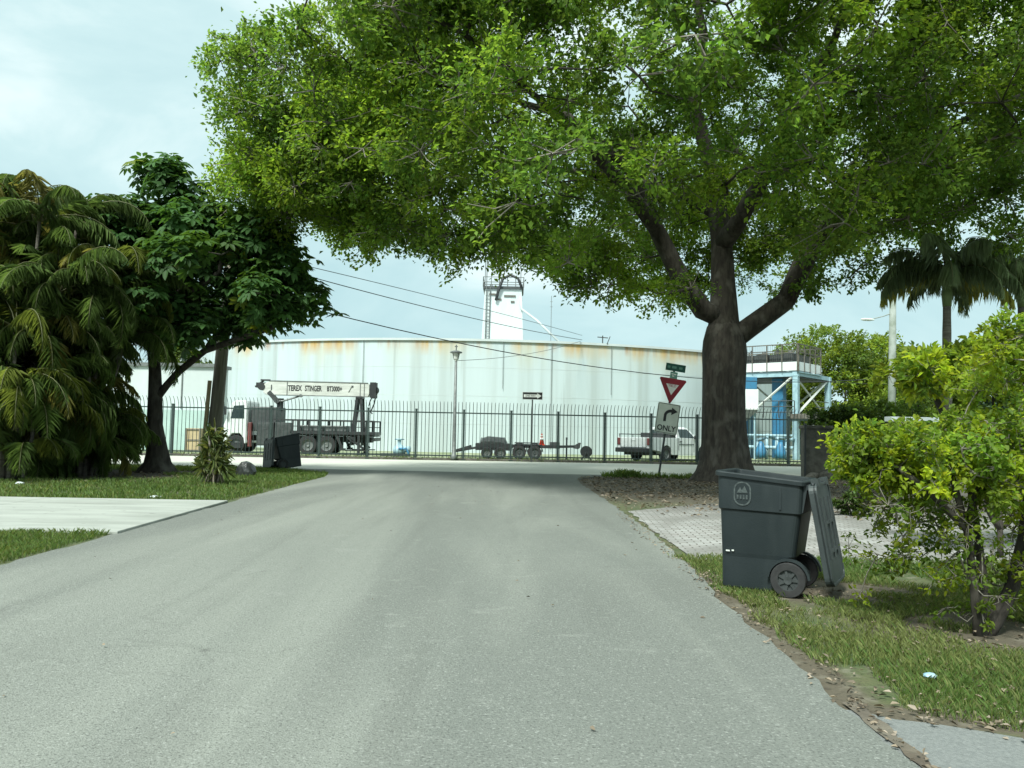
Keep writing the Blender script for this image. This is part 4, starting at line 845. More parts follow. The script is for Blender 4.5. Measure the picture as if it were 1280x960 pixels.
    for z0_, z1_ in ((-.05, .02),):
        b.add([(x_, y_, z0_) for x_, y_ in o2] + [(x_, y_, z1_) for x_, y_ in o2] + [(x_, y_, z0_) for x_, y_ in i2] + [(x_, y_, z1_) for x_, y_ in i2],
              [f for k in range(n_) for f in ((k, (k + 1) % n_, n_ + (k + 1) % n_, n_ + k), (2 * n_ + k, 3 * n_ + k, 3 * n_ + (k + 1) % n_, 2 * n_ + (k + 1) % n_), (k, 2 * n_ + k, 2 * n_ + (k + 1) % n_, (k + 1) % n_), (n_ + k, n_ + (k + 1) % n_, 3 * n_ + (k + 1) % n_, 3 * n_ + k))])
    lid = b.build('lid', M['lid'], root, bevel=.004)
    b = MB(); b.x = Matrix.Translation(h_) @ Matrix.Rotation(ang, 4, 'Y')
    for y_ in (-.2, 0, .2): b.box((L_ * .45, y_, .018), (L_ * .6, .03, .014))
    for x_ in (.35, .6): b.box((x_, 0, .016), (.03, .4, .012))
    for y_ in (-.22, .22): b.box((-.005, y_, 0), (.07, .1, .06))
    b.build('lid_rib', M['lid'], lid)
    return root
def copy_tree(o, parent=None):
    c = o.copy(); C.objects.link(c); c.parent = parent
    for ch in o.children: copy_tree(ch, c)
    return c
bin_ = make_bin('dark wheeled bin standing upright on the right verge, its lid hanging open behind')
BX, BY = 2.40, 7.47
bin_.location = (BX, BY, .0); bin_.rotation_euler = (0, 0, R(-30)); bin_['group'] = 'wheeled bins'
b2 = copy_tree(bin_); b2['label'] = 'dark wheeled bin leaning over on the left street corner beside a rubbish bag'
b2.location = (-7.52, 27.1, .02); b2.scale = (1.12, 1.12, 1.06); b2.rotation_mode = 'QUATERNION'; b2.rotation_quaternion = Matrix.Rotation(R(-9), 3, 'Y').to_quaternion() @ Matrix.Rotation(R(180 + 38), 3, 'Z').to_quaternion()

# ================================================================== SMALL THINGS
def lump(name, m, loc, size, seed, label, cat, amp=.25, group=None, sub=2, rz=0):
    r = np.random.default_rng(seed); import bmesh
    bm = bmesh.new(); bmesh.ops.create_icosphere(bm, subdivisions=sub, radius=1)
    ks = r.normal(size=(5, 3)) * 1.7; ph = r.uniform(0, 6, 5)
    for v in bm.verts:
        p = np.array(v.co); d = sum(math.sin(float(ks[i] @ p) + ph[i]) for i in range(5)) / 5
        v.co = v.co * (1 + amp * d + r.normal() * amp * .12); v.co.x *= size[0]; v.co.y *= size[1]; v.co.z = max(v.co.z * size[2], -size[2] * .55) + size[2] * .5
    me = bpy.data.meshes.new(name); bm.to_mesh(me); bm.free(); me.materials.append(m)
    o = bpy.data.objects.new(name, me); C.objects.link(o); o.location = loc; o.rotation_euler.z = rz; return tag(o, label, cat, group)
lump('rubbish_bag', M['bag'], (-7.45, 22.7, 0), (.26, .24, .29), 5, 'lumpy black rubbish bag on the left lawn before the leaning bin', 'rubbish bag', .35)
gp = thing('gate_pier', 'squat stained grey stone pier on the right, beyond the open bin', 'pier', (10.72, 28.2, 0), R(-6))
b = MB(); b.box((0, 0, .86), (.86, .7, 1.72)); b.build('shaft', M['stone'], gp, bevel=.04)
b = MB(); b.box((0, 0, 1.77), (.98, .82, .12)); b.build('cap', M['stone'], gp, bevel=.03)
pp = thing('metal_post', 'thin dark metal post at the left edge of the stone pier', 'post', (10.12, 27.6, 0))
b = MB(); b.tube([(0, 0, 0), (.02, 0, 1.82)], .035, 8); b.lathe([(.05, 1.8), (.05, 1.86), (0, 1.88)], 8, c=(.02, 0, 0)); b.build('shaft', M['black'], pp)
for k, (x_, y_, s_) in enumerate(((10.35, 27.35, .26), (10.8, 27.2, .34), (11.3, 27.2, .30), (11.75, 27.0, .24), (12.2, 26.9, .3), (10.1, 27.1, .18))):
    lump('stone', M['stone'], (x_, y_, 0), (s_, s_ * .8, s_ * .6), 30 + k, 'rough grey stone in the row at the foot of the stone pier', 'stone', .3, 'stones at the foot of the pier')
lump('paper_scrap', M['debris'], (-11.0, 18.1, 0), (.10, .08, .05), 51, 'white scrap of litter on the lawn by the palms', 'litter', .4)
lump('paper_scrap', M['debris'], (-6.85, 15.6, 0), (.11, .07, .03), 52, 'white scrap of litter at the far edge of the concrete driveway', 'litter', .4)
lump('plastic_wrapper', M['bluescrap'], (2.45, 4.72, .03), (.045, .03, .018), 53, 'pale blue plastic wrapper lying in the right hand grass', 'litter', .4)
gw = thing('garden_wall', 'wall whose white top shows as a thin strip above the yellow-green shrub', 'wall', (8.6, 16.4, 0), R(2))
b = MB(); b.box((0, 0, .88), (1.7, .2, 1.76)); b.build('wall_body', M['stone'], gw)
b = MB(); b.box((0, 0, 1.81), (1.8, .3, .10)); b.build('coping', M['wall'], gw, bevel=.01)
# ================================================================== TREES AND PLANTS
GREEN = [np.array(c) for c in ((1.0, 1.0, 1.0), (1.15, 1.12, .9), (.85, .9, .9), (1.35, 1.25, .85))]
def in_ell(n, c, r, shell=0.0, zmin=None):
    out = []
    while len(out) < n:
        d = rng.normal(size=3); d /= np.linalg.norm(d); q = rng.uniform(shell ** 3, 1) ** (1 / 3)
        p = np.array(c) + d * q * np.array(r)
        if zmin is None or p[2] > zmin: out.append(p)
    return out
# ---- the great shade tree
bigt = thing('shade_tree', 'huge spreading shade tree with thick forked trunk, its crown arching over the road', 'tree', (6.62, 24.8, 0))
off = np.array([6.62, 24.8, 0])
def arr(*p): return [np.array(q, float) - off for q in p]
limbs = [(arr((6.62, 24.8, 2.4), (6.55, 24.8, 4.2), (6.58, 24.8, 5.1), (6.5, 24.8, 7.4), (6.2, 24.6, 9.4), (5.5, 24.2, 11.5), (5.6, 23.5, 13.5), (5.0, 23, 15.5)), None),
         (arr((6.58, 24.8, 4.3), (7.3, 24.75, 4.75), (8.4, 24.5, 5.6), (9.05, 24.3, 7.0), (9.9, 23.9, 8.4), (11.5, 23.3, 9.8), (13.5, 22.5, 11)), 0),
         (arr((6.5, 24.8, 4.8), (5.9, 24.7, 5.3), (5.15, 24.5, 6.25), (4.3, 24.1, 7.7), (3.4, 23.5, 9.3), (1.5, 22.8, 10.6), (-1.5, 22.2, 11.2), (-4.5, 21.8, 11.0)), 0),
         (arr((6.5, 24.8, 7.2), (6.9, 23.3, 8.3), (7.2, 21, 9.4), (7.3, 18, 10.6), (7.0, 15, 11.6)), 0),
         (arr((4.3, 24.1, 7.7), (3.0, 22.0, 8.4), (1.0, 19.5, 9.3), (-1.2, 17.5, 10.3), (-3.5, 16, 10.8)), 0),
         (arr((6.4, 24.7, 8.5), (5.2, 26.3, 9.6), (3, 28.5, 10.8), (0.5, 30, 11.6)), 0),
         (arr((8.4, 24.5, 5.6), (9.5, 26, 7.4), (11, 28, 9), (13, 29.5, 10)), 0),
         (arr((9.05, 24.3, 7.0), (9.6, 22, 8.6), (10.6, 19.5, 9.8), (11.5, 17, 10.8)), 0)]
cc = np.array([4.5, 22.2, 10.9]); er = np.array([12.6, 11.2, 6.4])
tg = []
ZL = ([-10, -8.2, -4.75, -1, 3, 5, 8, 10, 15, 18], [8.6, 7.0, 6.7, 6.5, 5.9, 5.8, 6.3, 6.9, 7.0, 7.2])
while len(tg) < 960:
    d = rng.normal(size=3); d /= np.linalg.norm(d); q = rng.uniform(.45, 1.0) ** .7
    p = cc + d * er * q * (1 + .09 * math.sin(d[0] * 7 + d[1] * 5) + .08 * math.sin(d[2] * 6 + d[0] * 4))
    if (p[2] - 1.4) * 22 / p[1] + 1.4 < np.interp(p[0] * 22 / p[1], *ZL): continue
    ppx = 640 + 1000 * p[0] / p[1]; ppy = 540 + .019 * (ppx - 640) - 1000 * (p[2] - 1.4) / p[1]
    if ppx < np.interp(ppy, [0, 20, 70, 110, 170, 230, 300], [335, 290, 275, 280, 298, 288, 285]): continue
    if 800 < ppx < 1020 and 255 < ppy < 420 and p[1] < 25.6: continue
    if 700 < ppx < 800 and 260 < ppy and p[1] < 24 and rng.random() < .5: continue
    if ppx > 1050 and ppy > 296 and p[1] < 26: continue
    if p[2] < 11 and np.hypot((p[0] - 6.6), (p[1] - 24.8)) < 2.2 and p[2] < 7.6: continue
    if vnoise(p[0] * 1.0, p[2] * 1.1 + p[1] * .6, .9) < -.70: continue
    tg.append(p - off)
for k in range(64):
    p = np.array((rng.uniform(-7.9, -3.6), rng.uniform(19.5, 24.5), 0)); p[2] = rng.uniform(np.interp(p[0], [-7.9, -3.6], [7.4, 6.9]), 10.5); p[0] *= p[1] / 22; tg.append(p - off)
for px_, py_ in ((430, 322), (470, 330), (540, 338), (585, 352), (612, 340), (660, 318), (700, 338), (735, 352), (748, 385), (760, 360), (800, 372), (840, 378), (980, 385), (1000, 372), (1020, 355), (355, 300), (300, 270), (880, 390), (850, 395), (870, 330), (850, 300), (940, 300), (960, 340), (930, 350), (820, 340), (800, 310), (990, 330), (1030, 320), (900, 310)):
    for q in range(2):
        Y_ = (27.0 if 770 < px_ < 1040 else 22.2) + rng.normal() * .6; tg.append(np.array(((px_ - 640) * .001 * Y_ + rng.normal() * .25, Y_, 1.4 + (538 + (px_ - 640) * .019 - py_ + 16) * .001 * Y_ + rng.uniform(0, .8))) - off)
tg += [np.array(p) - off for p in ((3.2, 22.6, 5.5), (4.2, 23, 5.5), (5.2, 23.2, 5.7), (8.8, 23.4, 5.9), (10.0, 23.2, 6.3), (1.0, 22.3, 6.1), (11.5, 23, 6.5), (13, 23, 6.6), (-8.4, 22, 11.7), (-7.9, 22.2, 12.4))]
nodes, par, nb, tips = grow(limbs, tg, .8, .22)
ntrunk = sum(max(1, int(np.linalg.norm(q - p) / .8)) for p, q in zip(limbs[0][0][:-1], limbs[0][0][1:]))      # nodes of the central stem
rad = pipe_radii(par, len(nodes), .016, 2.3)
# the measured girth of trunk and limbs
for i in range(nb):
    z = nodes[i][2]; d = np.hypot(nodes[i][0], nodes[i][1])
    rad[i] = np.interp(z, [2.4, 4.2, 4.7, 5.3, 6.5, 9, 12, 15], [.58, .58, .50, .42, .36, .27, .17, .10]) if i <= ntrunk else max(.34 - .020 * d - .022 * max(0, z - 5.5), .06)
    rad[i] = max(rad[i], .06)
b = MB(); rr = random.Random(2); lob = [rr.uniform(0, 6.28) for _ in range(4)]
prof = [(-.15, 1.12), (.06, 1.02), (.3, .87), (.65, .76), (1.2, .70), (2.0, .66), (2.8, .645), (3.5, .66), (4.0, .68), (4.4, .64), (4.8, .52), (5.1, .30), (5.25, .06)]
def ecc(i, a):
    f = max(0, 1 - i / 4.5); return 1 + f * (.16 * math.sin(5 * a + lob[0]) + .12 * math.sin(3 * a + lob[1])) + .03 * math.sin(9 * a + lob[2] + i * .4) + .02 * math.sin(4 * a + lob[3])
b.tube([(.0 + .02 * math.sin(z * 2) - .012 * z, .02 * math.cos(z), z) for z, r in prof], [r for z, r in prof], 40, ecc=ecc); b.build('trunk', M['bark'], bigt, smooth=True)
wood('limbs', nodes, par, 0, nb, rad, M['bark'], bigt, 8)
rb = np.minimum(rad, .17)
wood('branches', nodes, par, nb, len(nodes), rb, M['bark'], bigt, 5)
rads = rng.uniform(.75, 1.35, len(tg))
(v, f, t), tw = tufts(tg, rads, 520, 9, .125, .7, GREEN, .7, .5)
# four-cornered leaves are enough at this distance
n6 = len(v) // 6; v6 = v.reshape(n6, 6, 3); v4 = np.stack([v6[:, 0], (v6[:, 1] + v6[:, 2]) / 2, v6[:, 3], (v6[:, 4] + v6[:, 5]) / 2], 1).reshape(-1, 3); t4 = t.reshape(n6, 6, 3)[:, :4].reshape(-1, 3)
f4 = (np.arange(n6) * 4)[:, None, None] + np.array([[0, 1, 2], [0, 2, 3]])[None]
raw_mesh('crown', v4, f4.reshape(-1, 3), leaf_mat('shade_tree_leaves', (0.092, 0.155, 0.028), .47, .6, (.26, .41, .045)), bigt, t4)
twig_mesh(tw, .019, M['twig'], bigt, keep=.7)

# ---- whorls of big drooping leaflets (umbrella tree)
def whorls(pts, axes, L, Wd, per, tint):
    n = len(pts); P = np.repeat(np.array(pts), per, 0); ax = np.repeat(unit(np.array(axes)), per, 0)
    u = unit(np.cross(ax, np.array([[.3, .5, .81]]))); w2 = np.cross(ax, u); a = (np.tile(np.arange(per) * 2 * math.pi / per, n) + np.repeat(rng.uniform(0, 6, n), per) + rng.normal(size=n * per) * .15)[:, None]
    D = u * np.cos(a) + w2 * np.sin(a) + ax * .15; D[:, 2] -= .30; N = ax + D * .3 + rng.normal(size=(n * per, 3)) * .12
    l = L * rng.uniform(.75, 1.2, n * per); T = np.repeat(np.array(tint), per, 0) * rng.uniform(.8, 1.2, (n * per, 1))
    st = unit(D) * (l * .22)[:, None]
    return leaf_arrays(P + st, D, unit(N), l, l * Wd, T, .06, .22)
ut = thing('umbrella_tree', 'dark glossy umbrella tree with big drooping leaves, left of the road', 'tree', (-10.57, 24.0, 0)); off = np.array([-10.57, 24.0, 0])
limbs = [(arr((-10.55, 24, .0), (-10.6, 24, 1.2), (-10.75, 24, 2.6), (-10.9, 24, 3.6), (-11.1, 23.9, 4.8), (-11.0, 23.7, 6.4), (-10.85, 23.5, 7.9)), None),
         (arr((-10.7, 24, 2.2), (-9.9, 23.7, 3.0), (-9.0, 23.3, 3.6), (-8.0, 23, 3.9), (-6.95, 23, 4.3), (-6.5, 23, 4.9)), 0),
         (arr((-10.9, 24, 3.4), (-10.2, 23.5, 4.3), (-9.3, 22.8, 5.2), (-8.4, 22.6, 5.8)), 0), (arr((-10.9, 24, 3.7), (-11.6, 23.6, 4.9), (-12.2, 23.3, 6.2)), 0), (arr((-9.0, 23.3, 3.6), (-8.4, 23.6, 4.5), (-7.6, 23.8, 5.4)), 0)]
tg = in_ell(64, (-8.9, 22.9, 5.6), (2.9, 2.3, 1.8)) + in_ell(16, (-10.6, 23.5, 8.3), (1.1, 1.0, .8)) + in_ell(18, (-6.9, 22.9, 5.1), (1.3, 1.2, .95)) + in_ell(18, (-11.3, 23.2, 6.9), (1.2, 1.0, 1.0)) + in_ell(9, (-8.9, 22.6, 4.3), (1.5, 1, .45)) + in_ell(18, (-8.0, 23, 6.8), (1.6, 1.3, .8))
tg += in_ell(14, (-9.5, 23.3, 7.2), (1.3, 1.0, .7))
tg = [p - off for p in tg]
nodes, par, nb, tips = grow(limbs, tg, .45, .15); rad = pipe_radii(par, len(nodes), .018, 2.3)
for i in range(nb): rad[i] = max(min(rad[i], .13), .14 - .012 * nodes[i][2])
tr_ = MB(); prof = [(-.1, .62), (.08, .50), (.3, .36), (.7, .28), (1.4, .23), (2.3, .21), (3.0, .19), (3.7, .15)]
tr_.tube([(-.06 * z + .03 * math.sin(z * 3), .02 * math.sin(2 * z), z) for z, r in prof], [r for z, r in prof], 24, ecc=lambda i, a: 1 + max(0, 1 - i / 4) * .22 * math.sin(5 * a + 1) + .07 * math.sin(4 * a + i * .5)); tr_.build('trunk', M['bark'], ut, smooth=True)
wood('branches', nodes, par, 0, len(nodes), rad, M['bark'], ut, 6)
pts = []; axs = []; tn = []
for p in tg:
    tc_ = np.array([1, 1, 1]) * rng.uniform(.7, 1.25) * (np.array([1.35, 1.2, .9]) if rng.random() < .2 else 1)
    for k in range(15):
        d = rand_dirs(1, .35)[0]; pts.append(p + d * rng.uniform(.2, .62)); axs.append(d * .6 + np.array([0, 0, .9]) + rng.normal(size=3) * .25); tn.append(tc_ * (np.array([2.6, 1.5, .8]) if rng.random() < .01 else 1))
v, f, t = whorls(pts, axs, .29, .45, 8, tn)
raw_mesh('crown', v, f, leaf_mat('umbrella_tree_leaves', (0.042, 0.098, 0.026), .3, .6, (.11, .23, .03)), ut, t)

# ---- pinnate fronds (palms)
def frond(base, az, L, rise, droop, nl, ll, wd, tint, hang=.5, nz=.07, lv=(.9, 1.1)):
    """one arching frond: returns its midrib points and its leaflets"""
    s = np.linspace(0, 1, 12); h = np.array([math.cos(az), math.sin(az), 0]); el_ = rise - droop * s ** 1.3; dl = L / 11
    mid = [np.array(base, float)]
    for e_ in el_[1:]: mid.append(mid[-1] + (h * math.cos(e_) + np.array([0, 0, math.sin(e_)])) * dl)
    mid = np.array(mid); u = np.linspace(.14, 1, nl); P = np.stack([np.interp(u, s, mid[:, k]) for k in range(3)], 1); T_ = unit(np.gradient(P, axis=0)); side = np.cross(h, [0, 0, 1.0]); up_ = unit(np.cross(side[None], T_))
    env = np.sin(np.clip(u * .93 + .10, 0, 1) * math.pi) ** .55 * .85 + .15
    Ps = []; Ds = []; Ns = []; Ls = []
    for sg in (-1, 1):
        D = side * sg * .85 + T_ * .62 + up_ * .25 + rng.normal(size=P.shape) * nz; D[:, 2] -= hang
        Ps.append(P); Ds.append(D); Ns.append(up_ + side * sg * .3 + rng.normal(size=P.shape) * .1); Ls.append(ll * env * rng.uniform(*lv, nl))
    n = nl * 2; P = np.concatenate(Ps); tt = np.tile(tint, (n, 1)) * rng.uniform(.85, 1.15, (n, 1)); Lq = np.concatenate(Ls)
    return mid, leaf_arrays(P, np.concatenate(Ds), unit(np.concatenate(Ns)), Lq, np.full(n, wd), tt, .12, .45)
def merge(ls):
    V = []; F = []; T = []; o = 0
    for v, f, t in ls: V.append(v); F.append(f + o); T.append(t); o += len(v)
    return np.concatenate(V), np.concatenate(F), np.concatenate(T)
ARECA = leaf_mat('areca_fronds', (0.10, 0.15, 0.045), .42, .5, (.22, .33, .065)); RIB = mat('frond_midrib', (0.12, 0.12, 0.045), .6, (.08, .09, .035), 4)
def areca(loc, H, n_st, label, seed, spread=.8):
    global rng
    rng = np.random.default_rng(seed)
    root = thing('areca_palm', label, 'palm', loc, 0, 'areca palms at the left edge'); stems = MB(); ribs = MB(); ls = []
    for k in range(n_st):
        a = rng.uniform(0, 6.28); r0 = rng.uniform(.1, spread); hgt = H * (rng.uniform(.6, 1) * .78 if k % 2 == 0 else rng.uniform(.04, .40)); ln = rng.uniform(.05, .22); x0_, y0_ = r0 * math.cos(a), r0 * math.sin(a)
        tx, ty = x0_ + math.cos(a) * ln * hgt, y0_ + math.sin(a) * ln * hgt
        stems.tube([(x0_, y0_, 0), (x0_ + (tx - x0_) * .35, y0_ + (ty - y0_) * .35, hgt * .5), (tx, ty, hgt)], [.06, .05, .04], 7)
        nf = rng.integers(8, 12)
        for q in range(nf):
            tint = np.array([1, 1, 1.0]) * rng.uniform(.75, 1.25); z = rng.random()
            if z < .16: tint = np.array([1.5, 1.2, .9]) * rng.uniform(.8, 1.15)
            elif z < .25: tint = np.array([2.0, 1.25, 1.3])
            mid, lf = frond((tx, ty, hgt), a + rng.normal() * 1.3 if rng.random() < .6 else rng.uniform(0, 6.28), rng.uniform(1.9, 2.9) * (1 if hgt > 1.6 else .75), rng.uniform(.6, 1.4), rng.uniform(1.8, 3.0), 56, .52, .0115, tint, rng.uniform(.25, 1.2), nz=.22, lv=(.7, 1.15))
            ls.append(lf); ribs.tube(mid, list(np.linspace(.02, .004, 12)), 4, caps=False)
    stems.build('stems', M['palmbark'], root, smooth=True); ribs.build('midribs', RIB, root, smooth=True)
    v, f, t = merge(ls); raw_mesh('fronds', v, f, ARECA, root, t); return root
areca((-13.4, 21.6, 0), 9.8, 26, 'tallest areca palm clump at the far left, with browning fronds', 61)
areca((-12.0, 21.7, 0), 7.0, 28, 'areca palm clump beside the umbrella tree trunk, fronds hanging to the ground', 62)
areca((-12.5, 20.2, 0), 6.4, 28, 'nearest areca palm clump at the left edge of the lawn', 63)
areca((-15.4, 22.0, 0), 9.4, 18, 'areca palm clump cut off by the left picture edge', 64)
areca((-12.9, 23.8, 0), 9.6, 20, 'rearmost areca palm clump, showing above the others beside the umbrella tree', 65)
PALM = leaf_mat('palm_fronds', (0.17, 0.22, 0.13), .5, .5, (.42, .52, .25))
def palm(loc, H, label, seed, n_f=20, L=2.6, lean=.1, r0=.19):
    global rng
    rng = np.random.default_rng(seed); root = thing('palm_tree', label, 'palm', loc, 0, 'feather palms behind the shrubs'); b = MB()
    b.tube([(lean * (z / H) ** 2, 0, z) for z in np.linspace(0, H, 14)], [r0 * 1.25, r0 * 1.1] + [r0 * (1 - .03 * i + .04 * (i % 2)) for i in range(12)], 14); b.build('trunk', M['palmbark'], root, smooth=True)
    b = MB(); b.lathe([(r0 * .75, H - .1), (r0 * .9, H + .2), (r0 * .45, H + .9), (0, H + 1.0)], 12, c=(lean, 0, 0)); b.build('crownshaft', mat('green_crownshaft', (.16, .22, .08), .6, (.10, .15, .06), 3), root, smooth=True)
    ls = []; ribs = MB()
    for k in range(n_f):
        lv = k / n_f; tint = np.array([1, 1, 1.0]) * rng.uniform(.8, 1.2); hang = rng.uniform(.6, 1.2)
        if lv < .07: tint = np.array([1.9, 1.5, .8])
        mid, lf = frond((lean, 0, H + .7), k * 2.4 + rng.normal() * .2, L * rng.uniform(.85, 1.1), .35 + 1.0 * lv, 1.5 + rng.uniform(0, .6), 52, .62, .013, tint, hang + .3, nz=.18, lv=(.75, 1.15)); ls.append(lf); ribs.tube(mid, list(np.linspace(.025, .004, 12)), 4, caps=False)
    ribs.build('midribs', RIB, root, smooth=True); v, f, t = merge(ls); raw_mesh('fronds', v, f, PALM, root, t); return root
palm((11.15, 20.5, 0), 4.95, 'feather palm with a plain grey trunk behind the shrubs, yellowing frond hanging left', 71, 22, 2.15, .05, .14)
palm((13.6, 21.3, 0), 5.1, 'feather palm at the right picture edge, only drooping grey-green fronds in view', 72, 18, 2.1, .05, .14)
rng = np.random.default_rng(99)

# ---- trees further away
def far_tree(loc, H, r, z0, label, n_cl, per, L, base, seed, tr=.4, tcol=None, group='background trees', trunk_r=.22):
    global rng
    rng = np.random.default_rng(seed); root = thing('background_tree', label, 'tree', loc, 0, group)
    limbs = [([np.array((0, 0, 0.)), np.array((.1, 0, z0)), np.array((.2, .1, H * .75))], None), ([np.array((.1, 0, z0 * .8)), np.array((r * .5, 0, (z0 + H) / 2))], 0), ([np.array((.1, 0, z0 * .9)), np.array((-r * .5, .3, (z0 + H) / 2))], 0)]
    tg = in_ell(n_cl, (0, 0, (z0 + H) / 2), (r, r * .9, (H - z0) / 2), .5); nodes, par, nb, _ = grow(limbs, tg, .9, .2); rad = pipe_radii(par, len(nodes), .02, 2.3)
    rad = np.minimum(rad, trunk_r); wood('trunk', nodes, par, 0, nb, np.maximum(rad, .08), M['bark'], root, 8); wood('branches', nodes, par, nb, len(nodes), np.minimum(rad, .1), M['bark'], root, 4)
    (v, f, t), tw = tufts(tg, rng.uniform(.16, .27, n_cl) * r, per, 9, L, .55, GREEN, .7, .5); raw_mesh('crown', v, f, leaf_mat('foliage', base, tr, .5, tcol), root, t); return root
far_tree((27.0, 65, 0), 10.6, 6.2, 1.0, 'rounded mid green tree right behind the blue steel platform', 150, 260, .26, (.12, .18, .035), 81)
far_tree((33.0, 68, 0), 8.0, 5.2, .8, 'green tree between the blue platform and the pale concrete pole', 120, 240, .26, (.10, .155, .03), 82)
far_tree((27.6, 46, 0), 6.7, 4.4, .8, 'bright green tree right of the grey palm trunk', 150, 260, .2, (.15, .21, .035), 83)
far_tree((35.5, 47, 0), 7.4, 5.2, .8, 'bright green tree at the right picture edge beyond the palms', 120, 240, .22, (.14, .2, .035), 84)
far_tree((23.0, 45.5, 0), 4.7, 3.0, .4, 'low leafy tree at the foot of the pale concrete pole', 90, 220, .18, (.09, .15, .03), 85)
far_tree((-24.5, 62, 0), 7.4, 5.5, 1.0, 'tree whose top shows over the low white building', 100, 240, .3, (.07, .11, .026), 86)
far_tree((13.0, 50, 0), 1.4, .8, .1, 'small dark bush in the yard under the blue platform', 16, 120, .12, (.04, .08, .02), 87)
# a far-off wood closes the horizon; it reads as one mass
pts = []
x_ = np.concatenate([rng.uniform(30, 130, 360), rng.uniform(-140, -30, 300)]); y_ = rng.uniform(105, 125, 660); hz = rng.uniform(1, 1, 660) * (6.0 + 2.2 * vnoise(x_, y_, .12)) * rng.uniform(.35, 1.05, 660)
(v, f, t), tw = tufts(list(np.stack([x_, y_, hz], 1)), np.full(660, 2.2), 130, 8, .7, .6, GREEN, .7, .5)
kind(raw_mesh('distant_wood', v, f, leaf_mat('distant_foliage', (.035, .065, .03), .15, .6), None, t), 'stuff')

# ---- shrubs in front
def shrub(name, loc, stems, tg, rads, per, L, Wd, base, tcol, label, seed, sparse=None, twr=.006, cols=None, cat='shrub'):
    global rng
    rng = np.random.default_rng(seed); root = thing(name, label, cat, loc); o3 = np.array(loc)
    T = [np.array(p) - o3 for p in tg]; lm = [([np.array(p, float) - o3 for p in s_], None if i == 0 else 0) for i, s_ in enumerate(stems)]
    nodes, par, nb, _ = grow(lm, T, .16, .12); rad = pipe_radii(par, len(nodes), .0045, 2.2)
    return root, T, nodes, par, nb, rad
YG = [np.array(c) for c in ((1, 1, 1), (1.25, 1.15, .8), (.8, .9, .95), (1.5, 1.3, .7))]
SH = leaf_mat('shrub_leaves', (0.15, 0.215, 0.03), .5, .5, (.36, .49, .045))
loc = (3.42, 5.88, 0)
stems = [[(3.40, 5.86, -.02), (3.37, 5.86, .35), (3.33, 5.87, .75), (3.24, 5.9, 1.15), (3.15, 5.9, 1.35)],
         [(3.40, 5.86, .0), (3.52, 5.9, .12), (3.66, 5.93, .32), (3.78, 5.95, .7), (3.85, 5.95, 1.2), (3.9, 5.95, 1.6)], [(3.40, 5.86, .0), (3.50, 5.95, .3), (3.5, 6.05, .8), (3.45, 6.1, 1.3)], [(3.33, 5.87, .75), (3.42, 5.9, 1.1), (3.5, 5.9, 1.45)], [(3.78, 5.95, .7), (4.0, 6.0, 1.0), (4.25, 6.05, 1.4)], [(3.33, 5.87, .75), (3.05, 5.8, 1.0), (2.8, 5.8, 1.2)]]
tg = []
for k in range(150):
    x_ = rng.uniform(2.52, 4.7); top = np.interp(x_, [2.45, 2.7, 3.1, 3.4, 3.62, 3.8, 4.2, 4.7], [1.36, 1.46, 1.44, 1.45, 1.80, 2.0, 2.05, 1.9]); bot = np.interp(x_, [2.45, 2.75, 3.2, 3.7, 4.7], [1.2, 1.1, 1.05, 1.0, .95]); tg.append((x_ , 5.98 + rng.uniform(-.6, .75) * min(1, (x_ - 2.3) * 1.2), rng.uniform(bot, top)))
tg += [(3.62, 5.9, 2.12), (3.7, 5.95, 2.25), (3.66, 6.0, 2.18), (3.8, 5.9, 2.2), (3.58, 5.9, 2.02)]
low = [(rng.uniform(2.65, 4.3), rng.uniform(5.6, 6.6), rng.uniform(.15, .98)) for k in range(95)]
nd = len(tg); root, T, nodes, par, nb, rad = shrub('shrub', loc, stems, tg + low, None, 0, 0, 0, None, None, 'large yellow-green shrub with several stems on the right verge, nearest the camera', 91)
for i in range(nb): rad[i] = max(rad[i], .036 - .012 * nodes[i][2])
wood('stems', nodes, par, 0, nb, rad, M['bark'], root, 8); wood('twigs', nodes, par, nb, len(nodes), np.minimum(rad, .016), M['twig'], root, 4)
l1, tw1 = tufts(T[:nd], rng.uniform(.13, .24, nd), 190, 10, .046, .55, YG, .9, .3); l2, tw2 = tufts(T[nd:], rng.uniform(.10, .2, len(low)), 42, 6, .042, .55, [c * .8 for c in YG], .9, .3)
v, f, t = merge([l1, l2]); raw_mesh('leaves', v, f, SH, root, t); twig_mesh(tw1 + tw2, .003, M['twig'], root, 'leaf_stalks')
b = MB(); b.tube([(3.44 - loc[0], 5.9 - loc[1], -.03), (.12, .03, .08), (.24, .05, .26), (.36, .07, .5), (.42, .07, .9)], [.062, .055, .048, .042, .035], 12, ecc=lambda i, a: 1 + .1 * math.sin(3 * a + i)); b.build('main_stem', M['bark'], root, smooth=True)
loc = (5.9, 9.7, 0)
stems = [[(5.9, 9.7, 0), (5.9, 9.7, .7), (6.0, 9.7, 1.5)], [(5.9, 9.7, .3), (5.4, 9.6, 1.2), (5.1, 9.6, 1.9)], [(5.9, 9.7, .3), (6.6, 9.7, 1.2), (7.0, 9.7, 1.9)]]
tg = []
for k in range(120):
    x_ = rng.uniform(4.75, 7.9); top = np.interp(x_, [4.7, 5.2, 5.8, 6.4, 7.9], [2.15, 2.35, 2.45, 2.6, 2.7]); tg.append((x_, 9.8 + rng.uniform(-.7, .8), rng.uniform(2.08, top + .08)))
root, T, nodes, par, nb, rad = shrub('shrub', loc, stems, tg, None, 0, 0, 0, None, None, 'yellow-green shrub standing behind the nearest one, its top level with the palm trunk', 92)
for i in range(nb): rad[i] = max(rad[i], .035)
